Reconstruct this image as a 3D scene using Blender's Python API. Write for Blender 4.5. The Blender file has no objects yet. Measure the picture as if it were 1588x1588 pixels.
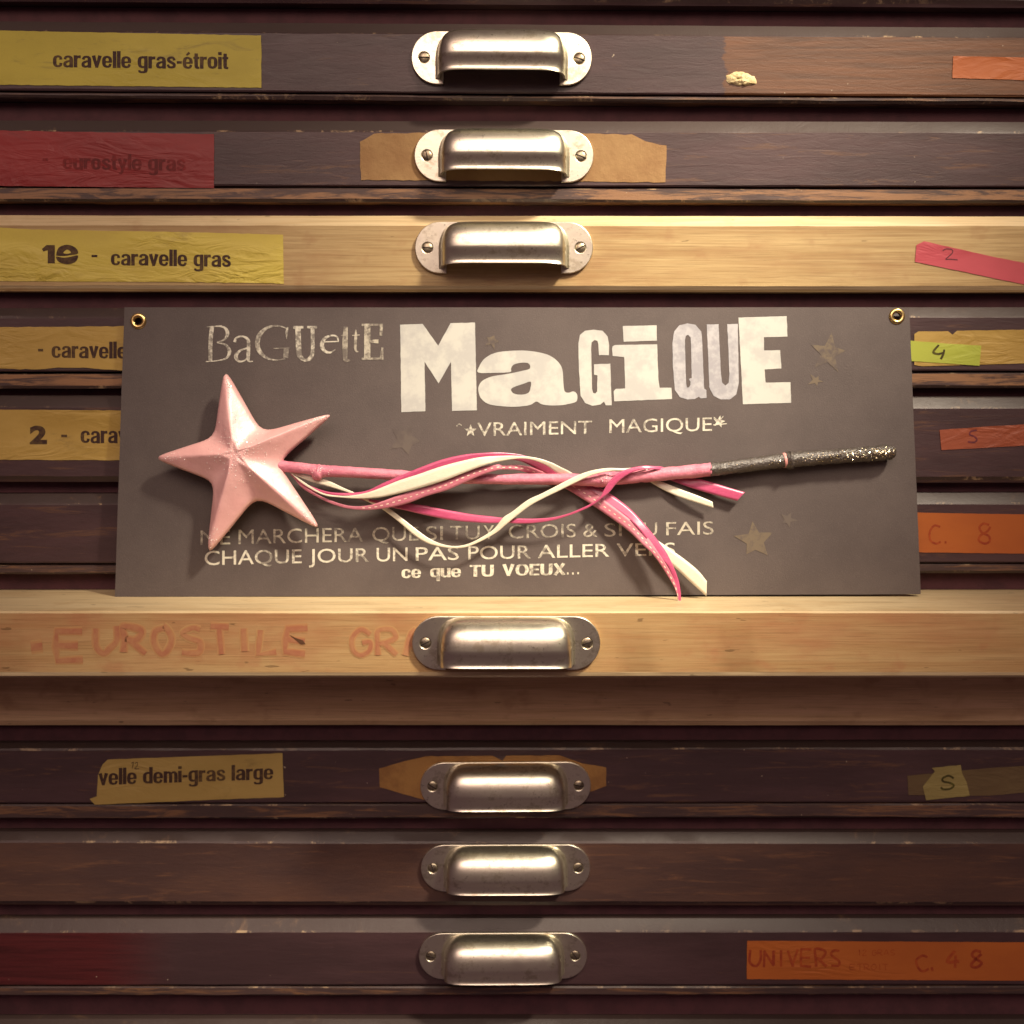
import bpy, bmesh, math, random
from mathutils import Vector, Matrix, noise
random.seed(7)
scn = bpy.context.scene
COL = scn.collection

# ------------------------------------------------------------------ camera
F = 1700.0                      # focal length in pixels of a 1588 px wide frame
TH = math.radians(5.1)
D0 = F * 0.00033333
CAM = Vector((0, -D0 * math.cos(TH), D0 * math.sin(TH)))
cd = bpy.data.cameras.new('camera'); cam = bpy.data.objects.new('camera', cd); COL.objects.link(cam)
cd.sensor_width = 36; cd.lens = F / 1588 * 36; cd.clip_start = 0.01; cd.clip_end = 50
cam.location = CAM; cam.rotation_euler = (math.radians(90) - TH, 0, 0)
scn.camera = cam
cd.dof.use_dof = True; cd.dof.focus_distance = 0.535; cd.dof.aperture_fstop = 6.3

# ------------------------------------------------------------------ light
w = bpy.data.worlds.new('World'); scn.world = w; w.use_nodes = True
bg = w.node_tree.nodes['Background']
bg.inputs[0].default_value = (0.72, 0.40, 0.42, 1); bg.inputs[1].default_value = 0.115

def aim(o, target):
    d = Vector(target) - o.location
    o.rotation_euler = d.to_track_quat('-Z', 'Y').to_euler()

def spot(name, loc, target, power, color, size, blend, radius):
    l = bpy.data.lights.new(name, 'SPOT'); l.energy = power; l.color = color
    l.spot_size = math.radians(size); l.spot_blend = blend; l.shadow_soft_size = radius
    o = bpy.data.objects.new(name, l); COL.objects.link(o); o.location = loc; aim(o, target); return o

KEY = Vector((0.66, -0.62, 1.00))
spot('ceiling_spot_lamp', KEY, (0.028, 0, 0.028), 196, (1.0, 0.86, 0.66), 18.4, 1.0, 0.085)
fl = bpy.data.lights.new('added_fill_light', 'AREA'); fl.shape = 'RECTANGLE'; fl.size = 1.7; fl.size_y = 1.1  # added unseen fill light: lifts the shade, gives the handles a soft sheen
fl.energy = 2.3; fl.color = (1.0, 0.66, 0.62); fl.spread = math.radians(70)
flo = bpy.data.objects.new('added_fill_light', fl); COL.objects.link(flo); flo.location = (-0.1, -1.32, 0.92); aim(flo, (0.02, 0, 0.0))
ar = bpy.data.lights.new('added_reflection_light', 'AREA'); ar.shape = 'RECTANGLE'; ar.size = 1.1; ar.size_y = 0.45  # added unseen overhead light, something warm for the metal handles to reflect
ar.energy = 1.3; ar.spread = math.radians(80); ar.color = (1.0, 0.86, 0.62)
aro = bpy.data.objects.new('added_reflection_light', ar); COL.objects.link(aro); aro.location = (0.1, -1.0, 0.75); aim(aro, (0, 0, 0.02))

scn.view_settings.view_transform = 'Standard'; scn.view_settings.look = 'None'
scn.view_settings.exposure = 0.0; scn.view_settings.gamma = 1.0
scn.cycles.max_bounces = 6

# ------------------------------------------------------------------ projection helpers (photo pixel -> place)
def ray(px, py):
    u = (px - 794) / F; v = (794 - py) / F
    return Vector((u, math.cos(TH) + v * math.sin(TH), -math.sin(TH) + v * math.cos(TH)))
def P(px, py, Y=0.0):
    d = ray(px, py); t = (Y - CAM.y) / d.y
    return CAM + d * t
def zof(py, Y=0.0): return P(794, py, Y).z

# ------------------------------------------------------------------ materials
def nd(nt, t, **k):
    n = nt.nodes.new(t)
    for a, b in k.items(): setattr(n, a, b)
    return n
def ramp(nt, fac, lo, hi):
    r = nd(nt, 'ShaderNodeMapRange'); r.inputs['From Min'].default_value = lo; r.inputs['From Max'].default_value = hi
    r.interpolation_type = 'SMOOTHSTEP'
    nt.links.new(fac, r.inputs['Value']); return r.outputs['Result']
def coords(nt, rand=True):
    tc = nd(nt, 'ShaderNodeTexCoord'); v = tc.outputs['Object']
    if rand:
        oi = nd(nt, 'ShaderNodeObjectInfo'); m = nd(nt, 'ShaderNodeVectorMath', operation='SCALE')
        cb = nd(nt, 'ShaderNodeCombineXYZ')
        for i in range(3): nt.links.new(oi.outputs['Random'], cb.inputs[i])
        nt.links.new(cb.outputs[0], m.inputs[0]); m.inputs['Scale'].default_value = 3.1
        a = nd(nt, 'ShaderNodeVectorMath', operation='ADD')
        nt.links.new(v, a.inputs[0]); nt.links.new(m.outputs[0], a.inputs[1]); v = a.outputs[0]
    return v, tc.outputs['Object']
def nz(nt, vec, scale, sc=(1, 1, 1), detail=5, rough=0.6, off=0, dist=0):
    mp = nd(nt, 'ShaderNodeMapping'); mp.inputs['Scale'].default_value = sc; mp.inputs['Location'].default_value = (off, off * .7, off * .3)
    nt.links.new(vec, mp.inputs['Vector'])
    n = nd(nt, 'ShaderNodeTexNoise'); n.inputs['Scale'].default_value = scale; n.inputs['Detail'].default_value = detail
    n.inputs['Roughness'].default_value = rough; n.inputs['Distortion'].default_value = dist
    nt.links.new(mp.outputs[0], n.inputs['Vector']); return n.outputs['Fac']
def mix(nt, fac, a, b, mode='MIX'):
    m = nd(nt, 'ShaderNodeMix', data_type='RGBA', blend_type=mode)
    for s, val in ((m.inputs[0], fac), (m.inputs[6], a), (m.inputs[7], b)):
        if isinstance(val, (int, float)): s.default_value = val
        elif isinstance(val, tuple): s.default_value = (*val, 1) if len(val) == 3 else val
        else: nt.links.new(val, s)
    return m.outputs[2]
def mul(nt, a, b, op='MULTIPLY'):
    m = nd(nt, 'ShaderNodeMath', operation=op)
    for s, val in ((m.inputs[0], a), (m.inputs[1], b)):
        if isinstance(val, (int, float)): s.default_value = val
        else: nt.links.new(val, s)
    return m.outputs[0]
def newmat(name):
    m = bpy.data.materials.new(name); m.use_nodes = True; nt = m.node_tree
    return m, nt, nt.nodes['Principled BSDF']
def bump(nt, bs, h, strength, dist):
    b = nd(nt, 'ShaderNodeBump'); b.inputs['Strength'].default_value = strength; b.inputs['Distance'].default_value = dist
    nt.links.new(h, b.inputs['Height']); nt.links.new(b.outputs[0], bs.inputs['Normal'])
def setin(nt, s, v):
    if isinstance(v, (int, float)): s.default_value = v
    elif isinstance(v, tuple): s.default_value = (*v, 1)
    else: nt.links.new(v, s)

def wood(name, light, dark, stain, rough=0.5, stain_amt=(0.5, 0.8), spec=0.4):
    m, nt, bs = newmat(name); v, _ = coords(nt)
    g1 = nz(nt, v, 1, (9, 60, 190), 6, .65, dist=1.2)
    g2 = nz(nt, v, 1, (30, 300, 1400), 4, .6, off=3)
    bl = nz(nt, v, 1, (14, 30, 40), 4, .6, off=9)
    bl2 = nz(nt, v, 1, (55, 60, 75), 3, .6, off=5)
    c = mix(nt, ramp(nt, g1, .3, .72), light, dark)
    c = mix(nt, mul(nt, ramp(nt, bl, *stain_amt), .65), c, stain)
    c = mix(nt, mul(nt, ramp(nt, bl2, .56, .74), .4), c, stain)
    c = mix(nt, mul(nt, ramp(nt, g2, .48, .70), .40), c, tuple(x * .55 for x in dark))
    nick = nz(nt, v, 1, (90, 200, 420), 2, .5, off=21)
    c = mix(nt, mul(nt, ramp(nt, nick, .72, .76), .6), c, tuple(x * .3 for x in dark))
    setin(nt, bs.inputs['Base Color'], c); bs.inputs['Roughness'].default_value = rough
    bs.inputs['Specular IOR Level'].default_value = spec
    bump(nt, bs, g2, .35, .0003); return m

def paint(name, base, worn, wear=(.62, .72), rough=0.46, bare=None, soft=.0008, barecol=None, tint=None, speck=True):
    """old dark paint on wood, rubbed through to the wood in places"""
    m, nt, bs = newmat(name); v, obj = coords(nt)
    b1 = nz(nt, v, 1, (12, 40, 60), 5, .65)
    b2 = nz(nt, v, 1, (60, 200, 330), 6, .7, off=4, dist=.8)
    c = mix(nt, ramp(nt, b1, .35, .7), base, tint or tuple(x * 1.5 for x in base))
    wm = nz(nt, v, 1, (26, 120, 300), 6, .72, off=7, dist=.6)
    c = mix(nt, mul(nt, ramp(nt, wm, *wear), .8), c, worn)
    if bare:
        sp = nd(nt, 'ShaderNodeSeparateXYZ'); nt.links.new(obj, sp.inputs[0])
        wob = nz(nt, obj, 1, (60, 1, 190), 5, .7, off=2)
        edge = mul(nt, mul(nt, wob, .014), -.007, 'ADD')
        x = mul(nt, sp.outputs['X'], edge, 'ADD')
        lo, hi = bare
        k = ramp(nt, x, lo - soft, lo + soft)
        k2 = ramp(nt, x, hi + soft, hi - soft)
        k = mul(nt, k, k2)
        g = nz(nt, v, 1, (9, 60, 230), 6, .65, dist=1.5)
        bc = mix(nt, ramp(nt, g, .3, .75), barecol, tuple(q * .45 for q in barecol))
        c = mix(nt, k, c, bc)
    if speck:
        s = nz(nt, v, 1, (420, 420, 420), 1, .4, off=11)
        c = mix(nt, mul(nt, ramp(nt, s, .815, .83), .7), c, (.5, .42, .3))
    setin(nt, bs.inputs['Base Color'], c)
    r = mul(nt, mul(nt, b2, .22), rough - .1, 'ADD'); setin(nt, bs.inputs['Roughness'], r)
    bump(nt, bs, b2, .4, .0004); return m

def worn_edge(name, paintcol, woodcol, lo=.45, hi=.6):
    m, nt, bs = newmat(name); v, _ = coords(nt)
    n = nz(nt, v, 1, (70, 50, 60), 7, .75, dist=.6); n2 = nz(nt, v, 1, (9, 9, 9), 2, .5, off=5)
    k = mul(nt, ramp(nt, n, lo, hi), ramp(nt, n2, .35, .6))
    c = mix(nt, k, paintcol, woodcol)
    setin(nt, bs.inputs['Base Color'], c); bs.inputs['Roughness'].default_value = .45
    bump(nt, bs, n, .5, .0005); return m

def simple(name, a, b=None, scale=60, lo=.4, hi=.65, rough=.6, metal=0, bmp=0, bscale=None, sc=(1, 1, 1), spec=.4, rr=0):
    m, nt, bs = newmat(name); v, _ = coords(nt)
    n = nz(nt, v, scale, sc, 6, .65)
    c = mix(nt, ramp(nt, n, lo, hi), a, b or tuple(x * .8 for x in a))
    setin(nt, bs.inputs['Base Color'], c); bs.inputs['Metallic'].default_value = metal
    bs.inputs['Specular IOR Level'].default_value = spec
    if rr: setin(nt, bs.inputs['Roughness'], mul(nt, mul(nt, n, rr), rough - rr / 2, 'ADD'))
    else: bs.inputs['Roughness'].default_value = rough
    if bmp:
        h = nz(nt, v, bscale or scale * 4, sc, 5, .6, off=2); bump(nt, bs, h, bmp, .0006)
    return m

def tape(name, a, b, rough=.55, bmp=.35, dirt=(.12, .09, .03)):
    m, nt, bs = newmat(name); v, _ = coords(nt)
    n = nz(nt, v, 1, (18, 30, 40), 5, .6); n2 = nz(nt, v, 1, (40, 60, 130), 6, .7, off=3, dist=1)
    wr = nz(nt, v, 1, (35, 60, 110), 3, .5, off=6, dist=2.5)
    f = nz(nt, v, 1, (1500, 1500, 1500), 2, .5, off=8)
    c = mix(nt, ramp(nt, n, .3, .7), a, b); c = mix(nt, mul(nt, ramp(nt, n2, .55, .75), .45), c, dirt)
    c = mix(nt, mul(nt, f, .18), c, dirt)
    setin(nt, bs.inputs['Base Color'], c); bs.inputs['Roughness'].default_value = rough
    msk = ramp(nt, nz(nt, v, 1, (9, 20, 25), 2, .5, off=12), .42, .66)
    bump(nt, bs, mul(nt, wr, msk), bmp * 1.4, .0022); return m

def ink(name, a, under, lo=.42, hi=.6, rough=.6, scale=400, amt=.75, sc=(1, 1, 1)):
    """printing ink or chalky paint with the ground showing through where it is thin"""
    m, nt, bs = newmat(name); v, _ = coords(nt, False)
    n = nz(nt, v, scale, sc, 6, .7); n2 = nz(nt, v, 45, (1, 1, 1), 3, .5, off=4)
    s = mul(nt, mul(nt, n, .6), mul(nt, n2, .4), 'ADD')
    c = mix(nt, mul(nt, ramp(nt, s, lo, hi), amt), a, under)
    setin(nt, bs.inputs['Base Color'], c); bs.inputs['Roughness'].default_value = rough
    bs.inputs['Specular IOR Level'].default_value = .25
    bump(nt, bs, n, .25, .0002); return m

def metal(name, col, dark, rough):
    m, nt, bs = newmat(name); v, _ = coords(nt)
    n = nz(nt, v, 1, (120, 150, 150), 6, .7); n2 = nz(nt, v, 1, (330, 400, 400), 5, .7, off=4)
    br = nz(nt, v, 1, (60, 500, 2500), 3, .5, off=7)
    k = ramp(nt, n, .50, .66)
    c = mix(nt, mul(nt, k, .65), col, dark); c = mix(nt, mul(nt, ramp(nt, n2, .60, .70), .6), c, tuple(x * .5 for x in dark))
    setin(nt, bs.inputs['Base Color'], c); bs.inputs['Metallic'].default_value = 1
    setin(nt, bs.inputs['Roughness'], mul(nt, mul(nt, n, .22), rough - .08, 'ADD'))
    s = mul(nt, n2, mul(nt, br, .35), 'ADD'); bump(nt, bs, s, .12, .0003); return m

def satin(name, a, b, rough=.32):
    m, nt, bs = newmat(name); v, _ = coords(nt, False)
    n = nz(nt, v, 1, (500, 500, 2600), 3, .6)
    c = mix(nt, ramp(nt, n, .3, .7), a, b)
    setin(nt, bs.inputs['Base Color'], c); bs.inputs['Roughness'].default_value = rough
    bs.inputs['Sheen Weight'].default_value = .25; bs.inputs['Anisotropic'].default_value = .5
    bs.inputs['Specular IOR Level'].default_value = .6
    bump(nt, bs, n, .2, .0002); return m

DK = (.043, .022, .024)
M_dark = paint('dark_paint', DK, (.12, .06, .034), wear=(.55, .68))
M_dark_strip = paint('dark_paint_rubbed', (.05, .028, .024), (.30, .155, .07), wear=(.40, .56), rough=.5)
M_dark_strip2 = paint('dark_paint_scuffed', (.045, .026, .024), (.19, .095, .045), wear=(.47, .62), rough=.5)
M_brown = paint('brown_paint', (.056, .029, .025), (.13, .062, .035), wear=(.54, .68), rough=.5, tint=(.085, .042, .03))
M_edge = worn_edge('painted_edge', (.055, .038, .034), (.26, .17, .09), .60, .80)
M_edge_dull = worn_edge('painted_edge_dull', (.045, .029, .026), (.15, .09, .05), .55, .78)
M_wood = wood('pale_wood', (.47, .345, .165), (.33, .215, .09), (.28, .14, .06), stain_amt=(.45, .75))
M_wood_orange = wood('honey_wood', (.48, .325, .15), (.40, .24, .10), (.38, .16, .075), stain_amt=(.40, .72))
M_wood_edge = wood('pale_wood_edge', (.62, .50, .30), (.53, .40, .22), (.44, .30, .15), .45)
M_wood_brown = wood('brown_wood', (.66, .47, .27), (.54, .37, .19), (.32, .18, .085))
M_rail = simple('dark_rail', (.075, .026, .032), (.055, .020, .025), 90, rough=.85)
M_board = None
def scuffed(m, col):
    nt = m.node_tree; bs = nt.nodes['Principled BSDF']; old = bs.inputs['Base Color'].links[0].from_socket; v, _ = coords(nt, False)
    n1 = nz(nt, v, 1, (30, 30, 300), 5, .7, off=31, dist=2.5); n2 = nz(nt, v, 8, (1, 1, 1), 2, .5, off=17)
    f = nz(nt, v, 1800, (1, 1, 1), 2, .6, off=5)
    c = mix(nt, mul(nt, mul(nt, ramp(nt, n1, .66, .74), ramp(nt, n2, .5, .65)), .35), old, col)
    c = mix(nt, mul(nt, ramp(nt, f, .5, .8), .25), c, col); setin(nt, bs.inputs['Base Color'], c)
M_chip = worn_edge('chipped_edge', (.05, .03, .028), (.34, .24, .14), .53, .64)
M_metal = metal('nickel', (.80, .77, .63), (.42, .36, .25), .31)
M_screw = simple('screw_steel', (.42, .37, .27), (.2, .16, .11), 400, rough=.4, metal=1)
M_slot = simple('screw_slot', (.03, .02, .015), rough=.9)
M_yellow = tape('yellow_tape', (.50, .42, .045), (.42, .35, .03))
M_yellow_pale = tape('pale_yellow_tape', (.58, .48, .075), (.50, .39, .07), bmp=.9, dirt=(.25, .17, .05))
M_yellow_old = tape('aged_yellow_tape', (.46, .31, .075), (.38, .245, .05), bmp=.5)
M_masking = tape('aged_masking_tape', (.40, .28, .085), (.33, .225, .06))
M_red = tape('red_tape', (.27, .018, .018), (.21, .014, .015), dirt=(.12, .02, .02))
M_pink = tape('pink_tape', (.48, .07, .10), (.40, .055, .075), dirt=(.4, .06, .05))
M_green = tape('green_tape', (.42, .48, .06), (.36, .42, .05), dirt=(.3, .28, .06))
M_orange = tape('orange_tape', (.42, .115, .018), (.36, .092, .016), dirt=(.35, .08, .015))
M_orange_dull = tape('dull_orange_tape', (.34, .085, .035), (.27, .065, .03), dirt=(.16, .04, .02))
M_clear = tape('cloudy_tape', (.13, .09, .045), (.10, .065, .035), rough=.3)
M_paper = simple('torn_paper', (.34, .21, .09), (.25, .135, .055), 35, .3, .75, rough=.8, bmp=.6, bscale=300)
M_paper_br = simple('brown_paper', (.30, .155, .045), (.21, .10, .03), 60, .4, .65, rough=.7, bmp=.4, bscale=300)
M_glue = simple('dried_glue', (.72, .62, .36), (.6, .48, .24), 200, rough=.5, bmp=.6)
M_ink = ink('black_ink', (.045, .022, .018), (.13, .08, .03), .45, .62)
M_ink_red = ink('ink_on_red', (.11, .016, .016), (.26, .02, .02), .42, .62, scale=300)
M_pen = ink('felt_pen', (.09, .025, .035), (.2, .04, .05), .45, .65)
M_pen_dark = ink('dark_felt_pen', (.05, .04, .012), (.14, .13, .02), .5, .65)
M_pen_or = ink('pen_on_orange', (.24, .035, .015), (.42, .09, .02), .40, .6)
M_pen_faint = ink('faint_marker', (.40, .15, .07), (.46, .25, .10), .40, .60, scale=120, amt=.95)
BOARD = (.091, .074, .070)
M_board = simple('slate_card', (.100, .081, .076), (.080, .064, .061), 25, .3, .7, rough=.62, bmp=.2, bscale=1500, spec=.35)
scuffed(M_board, (.18, .155, .14))
M_white = ink('white_block_print', (.52, .53, .49), (.31, .31, .33), .42, .58, scale=120, amt=.42, sc=(1, 1, 1))
M_white_grey = ink('thin_white_print', (.44, .44, .46), (.29, .29, .32), .42, .58, scale=200, amt=.8)
M_cream_worn = ink('worn_cream_print', (.62, .60, .50), BOARD, .46, .61, scale=520, amt=.8)
M_cream_faint = ink('faint_cream_print', (.50, .47, .38), BOARD, .42, .60, scale=420, amt=.85)
M_smudge = ink('faded_gold_print', (.150, .120, .086), BOARD, .45, .62, scale=300, amt=.95)
M_smudge2 = ink('very_faint_print', (.118, .098, .086), BOARD, .46, .62, scale=160, amt=.9)
M_brass = simple('brass', (.85, .66, .28), (.6, .42, .15), 300, rough=.28, metal=1)
M_starpink = simple('pink_paint', (.82, .47, .46), (.76, .41, .405), 55, .35, .7, rough=.39, bmp=.35, bscale=260, spec=.9, rr=.18)
for _n in M_starpink.node_tree.nodes:
    if _n.type == 'BSDF_PRINCIPLED': _n.inputs['Coat Weight'].default_value = .4; _n.inputs['Coat Roughness'].default_value = .32
M_stick = simple('pink_stick_paint', (.62, .22, .29), (.50, .14, .21), 150, .35, .7, rough=.42, bmp=.6, bscale=700)
M_grip = simple('black_glitter_paint', (.055, .045, .040), (.11, .092, .07), 700, .5, .7, rough=.30, bmp=1.0, bscale=900, spec=.9)
M_ring = simple('pink_ring_paint', (.65, .3, .28), rough=.4)
M_glit = simple('glitter_flakes', (.95, .80, .78), (.95, .86, .8), rough=.2, metal=0, spec=1)
M_rib_pink = satin('hot_pink_satin', (.50, .08, .185), (.43, .06, .15))
M_rib_rose = satin('rose_satin', (.48, .15, .20), (.41, .115, .165), .55)
M_rib_cream = satin('cream_satin', (.76, .72, .58), (.68, .64, .50))
M_stitch = simple('cream_stitching', (.80, .62, .5), rough=.7)

# bold condensed grotesque drawn with thick strokes: (x, y, width); x-height 1, ascender 1.4
BOWL = [(.62, .22, .13), (.42, .09, .17), (.18, .2, .24), (.14, .5, .28), (.18, .8, .24), (.42, .91, .17), (.62, .78, .13)]
_e = [(.64, .44, .25), (.64, .6, .26), (.6, .8, .22), (.39, .91, .17), (.18, .8, .24), (.14, .5, .28), (.18, .2, .24), (.39, .09, .17), (.58, .15, .19), (.64, .33, .2)]
BOLD = {
 'o': (.78, [[(.14, .5, .28), (.18, .8, .24), (.39, .91, .17), (.6, .8, .24), (.64, .5, .28), (.6, .2, .24), (.39, .09, .17), (.18, .2, .24), (.14, .5, .28)]]),
 'c': (.74, [[(.62, .64, .24), (.58, .83, .2), (.39, .91, .17), (.18, .8, .24), (.14, .5, .28), (.18, .2, .24), (.39, .09, .17), (.58, .17, .2), (.62, .36, .24)]]),
 'e': (.78, [_e, [(.2, .49, .13), (.75, .49, .13)]]), 'é': (.78, [_e, [(.2, .49, .13), (.75, .49, .13)], [(.3, 1.12, .13), (.52, 1.36, .2)]]),
 'a': (.78, [[(.15, .68, .22), (.21, .85, .19), (.4, .91, .17), (.58, .84, .22), (.63, .65, .28), (.63, 0, .28)], [(.6, .57, .13), (.35, .5, .17), (.16, .38, .22), (.15, .18, .24), (.3, .09, .18), (.46, .12, .15), (.6, .25, .13)]]),
 'r': (.54, [[(.14, 0, .28), (.14, 1, .28)], [(.16, .66, .18), (.3, .86, .2), (.54, .88, .24)]]),
 'v': (.74, [[(.12, 1, .28), (.37, 0, .2)], [(.62, 1, .28), (.37, 0, .2)]]),
 'l': (.28, [[(.14, 0, .28), (.14, 1.4, .28)]]),
 'g': (.78, [BOWL, [(.64, 1, .27), (.64, -.1, .28), (.58, -.28, .22), (.38, -.34, .16), (.16, -.3, .17), (.13, -.18, .18)]]),
 's': (.72, [[(.61, .68, .2), (.53, .86, .19), (.36, .91, .17), (.17, .82, .22), (.17, .64, .23), (.38, .5, .22), (.58, .36, .23), (.58, .17, .22), (.38, .09, .17), (.18, .15, .19), (.11, .32, .2)]]),
 't': (.46, [[(.22, 1.28, .26), (.22, .28, .27), (.28, .11, .2), (.46, .09, .17)], [(0, .91, .17), (.46, .91, .17)]]),
 'i': (.28, [[(.14, 0, .28), (.14, 1, .28)], [(.14, 1.16, .28), (.14, 1.4, .28)]]),
 'u': (.78, [[(.14, 1, .28), (.14, .32, .28), (.2, .13, .22), (.38, .09, .17), (.62, .24, .13)], [(.64, 1, .28), (.64, 0, .28)]]),
 'm': (1.12, [[(.14, 0, .27), (.14, 1, .27)], [(.16, .74, .13), (.36, .9, .17), (.52, .8, .24), (.56, .6, .26), (.56, 0, .26)], [(.58, .74, .13), (.78, .9, .17), (.94, .8, .24), (.98, .6, .27), (.98, 0, .27)]]),
 'd': (.78, [BOWL, [(.64, 0, .28), (.64, 1.4, .28)]]), 'q': (.78, [BOWL, [(.64, -.4, .28), (.64, 1, .28)]]),
 'y': (.74, [[(.12, 1, .28), (.37, .12, .2)], [(.62, 1, .28), (.40, .1, .22), (.3, -.24, .2), (.1, -.3, .17)]]),
 '-': (.44, [[(.02, .5, .2), (.42, .5, .2)]]), '.': (.28, [[(.14, 0, .24), (.14, .26, .24)]]),
 'T': (.9, [[(0, 1.29, .22), (.9, 1.29, .22)], [(.45, 0, .3), (.45, 1.4, .3)]]),
 'U': (1.0, [[(.16, 1.4, .3), (.16, .45, .3), (.26, .16, .26), (.5, .1, .22), (.74, .16, .26), (.84, .45, .3), (.84, 1.4, .3)]]),
 'V': (1.0, [[(.14, 1.4, .3), (.5, 0, .24)], [(.86, 1.4, .3), (.5, 0, .24)]]),
 'O': (1.1, [[(.15, .7, .3), (.25, 1.15, .26), (.55, 1.3, .2), (.85, 1.15, .26), (.95, .7, .3), (.85, .25, .26), (.55, .1, .2), (.25, .25, .26), (.15, .7, .3)]]),
 'E': (.82, [[(.15, 0, .3), (.15, 1.4, .3)], [(.15, 1.29, .22), (.82, 1.29, .22)], [(.15, .72, .2), (.76, .72, .2)], [(.15, .11, .22), (.82, .11, .22)]]),
 'X': (1.0, [[(.14, 0, .28), (.86, 1.4, .28)], [(.14, 1.4, .28), (.86, 0, .28)]]),
}
# ------------------------------------------------------------------ object helpers
def thing(name, loc, label=None, cat=None, group=None, kind=None):
    o = bpy.data.objects.new(name, None); COL.objects.link(o); o.location = loc; o.empty_display_size = .02
    if label: o['label'] = label
    if cat: o['category'] = cat
    if group: o['group'] = group
    if kind: o['kind'] = kind
    return o
def wloc(o):
    v = Vector(o.location)
    while o.parent: o = o.parent; v += Vector(o.location)
    return v
def part(name, verts, faces, mats, parent, smooth=False, label=None, kind=None, midx=None, loc=None):
    """verts in world space; the part's origin = parent's origin (or loc, in world space)"""
    org = wloc(parent) if loc is None else Vector(loc)
    me = bpy.data.meshes.new(name); me.from_pydata([tuple(Vector(v) - org) for v in verts], [], faces)
    if not isinstance(mats, (list, tuple)): mats = [mats]
    for m in mats: me.materials.append(m)
    if midx: me.polygons.foreach_set('material_index', midx)
    if smooth: me.polygons.foreach_set('use_smooth', [True] * len(me.polygons))
    bm = bmesh.new(); bm.from_mesh(me); bmesh.ops.recalc_face_normals(bm, faces=bm.faces) if smooth != 'keep' else None
    bm.to_mesh(me); bm.free()
    o = bpy.data.objects.new(name, me); COL.objects.link(o); o.parent = parent
    o.location = org - wloc(parent)
    if label: o['label'] = label
    if kind: o['kind'] = kind
    return o

def curve_mesh(loops, extrude=0, bevel=0):
    """filled 2D shape (loops, holes allowed) -> verts, faces"""
    cu = bpy.data.curves.new('shape', 'CURVE'); cu.dimensions = '2D'; cu.fill_mode = 'BOTH'
    cu.extrude = extrude; cu.bevel_depth = bevel; cu.bevel_resolution = 2
    for lp in loops:
        s = cu.splines.new('POLY'); s.points.add(len(lp) - 1)
        for p, q in zip(s.points, lp): p.co = (q[0], q[1], 0, 1)
        s.use_cyclic_u = True
    o = bpy.data.objects.new('shape', cu); me = bpy.data.meshes.new_from_object(o)
    vs = [tuple(v.co) for v in me.vertices]; fs = [tuple(p.vertices) for p in me.polygons]
    bpy.data.objects.remove(o); bpy.data.curves.remove(cu); bpy.data.meshes.remove(me)
    return vs, fs

def text_raw(s, bold=0.0, space=1.0):
    cu = bpy.data.curves.new('t', 'FONT'); cu.body = s; cu.size = 1; cu.offset = bold; cu.resolution_u = 4; cu.space_character = space
    o = bpy.data.objects.new('t', cu); COL.objects.link(o)
    dg = bpy.context.evaluated_depsgraph_get(); me = bpy.data.meshes.new_from_object(o.evaluated_get(dg))
    vs = [(v.co.x, v.co.y) for v in me.vertices]; fs = [tuple(p.vertices) for p in me.polygons]
    bpy.data.objects.remove(o); bpy.data.curves.remove(cu); bpy.data.meshes.remove(me)
    return vs, fs
CAPH = {}
def text2d(s, bold=0.0, space=1.0, ref='H'):
    """x runs 0..1 over the ink, y is 0 on the baseline and 1 at the height of the reference letter"""
    vs, fs = text_raw(s, bold, space)
    if (ref, bold) not in CAPH:
        hv = text_raw(ref, bold)[0]; CAPH[(ref, bold)] = (min(v[1] for v in hv), max(v[1] for v in hv))
    y0, y1 = CAPH[(ref, bold)]
    x0 = min(v[0] for v in vs); x1 = max(v[0] for v in vs)
    return [((x - x0) / (x1 - x0), (y - y0) / (y1 - y0)) for x, y in vs], fs

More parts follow.
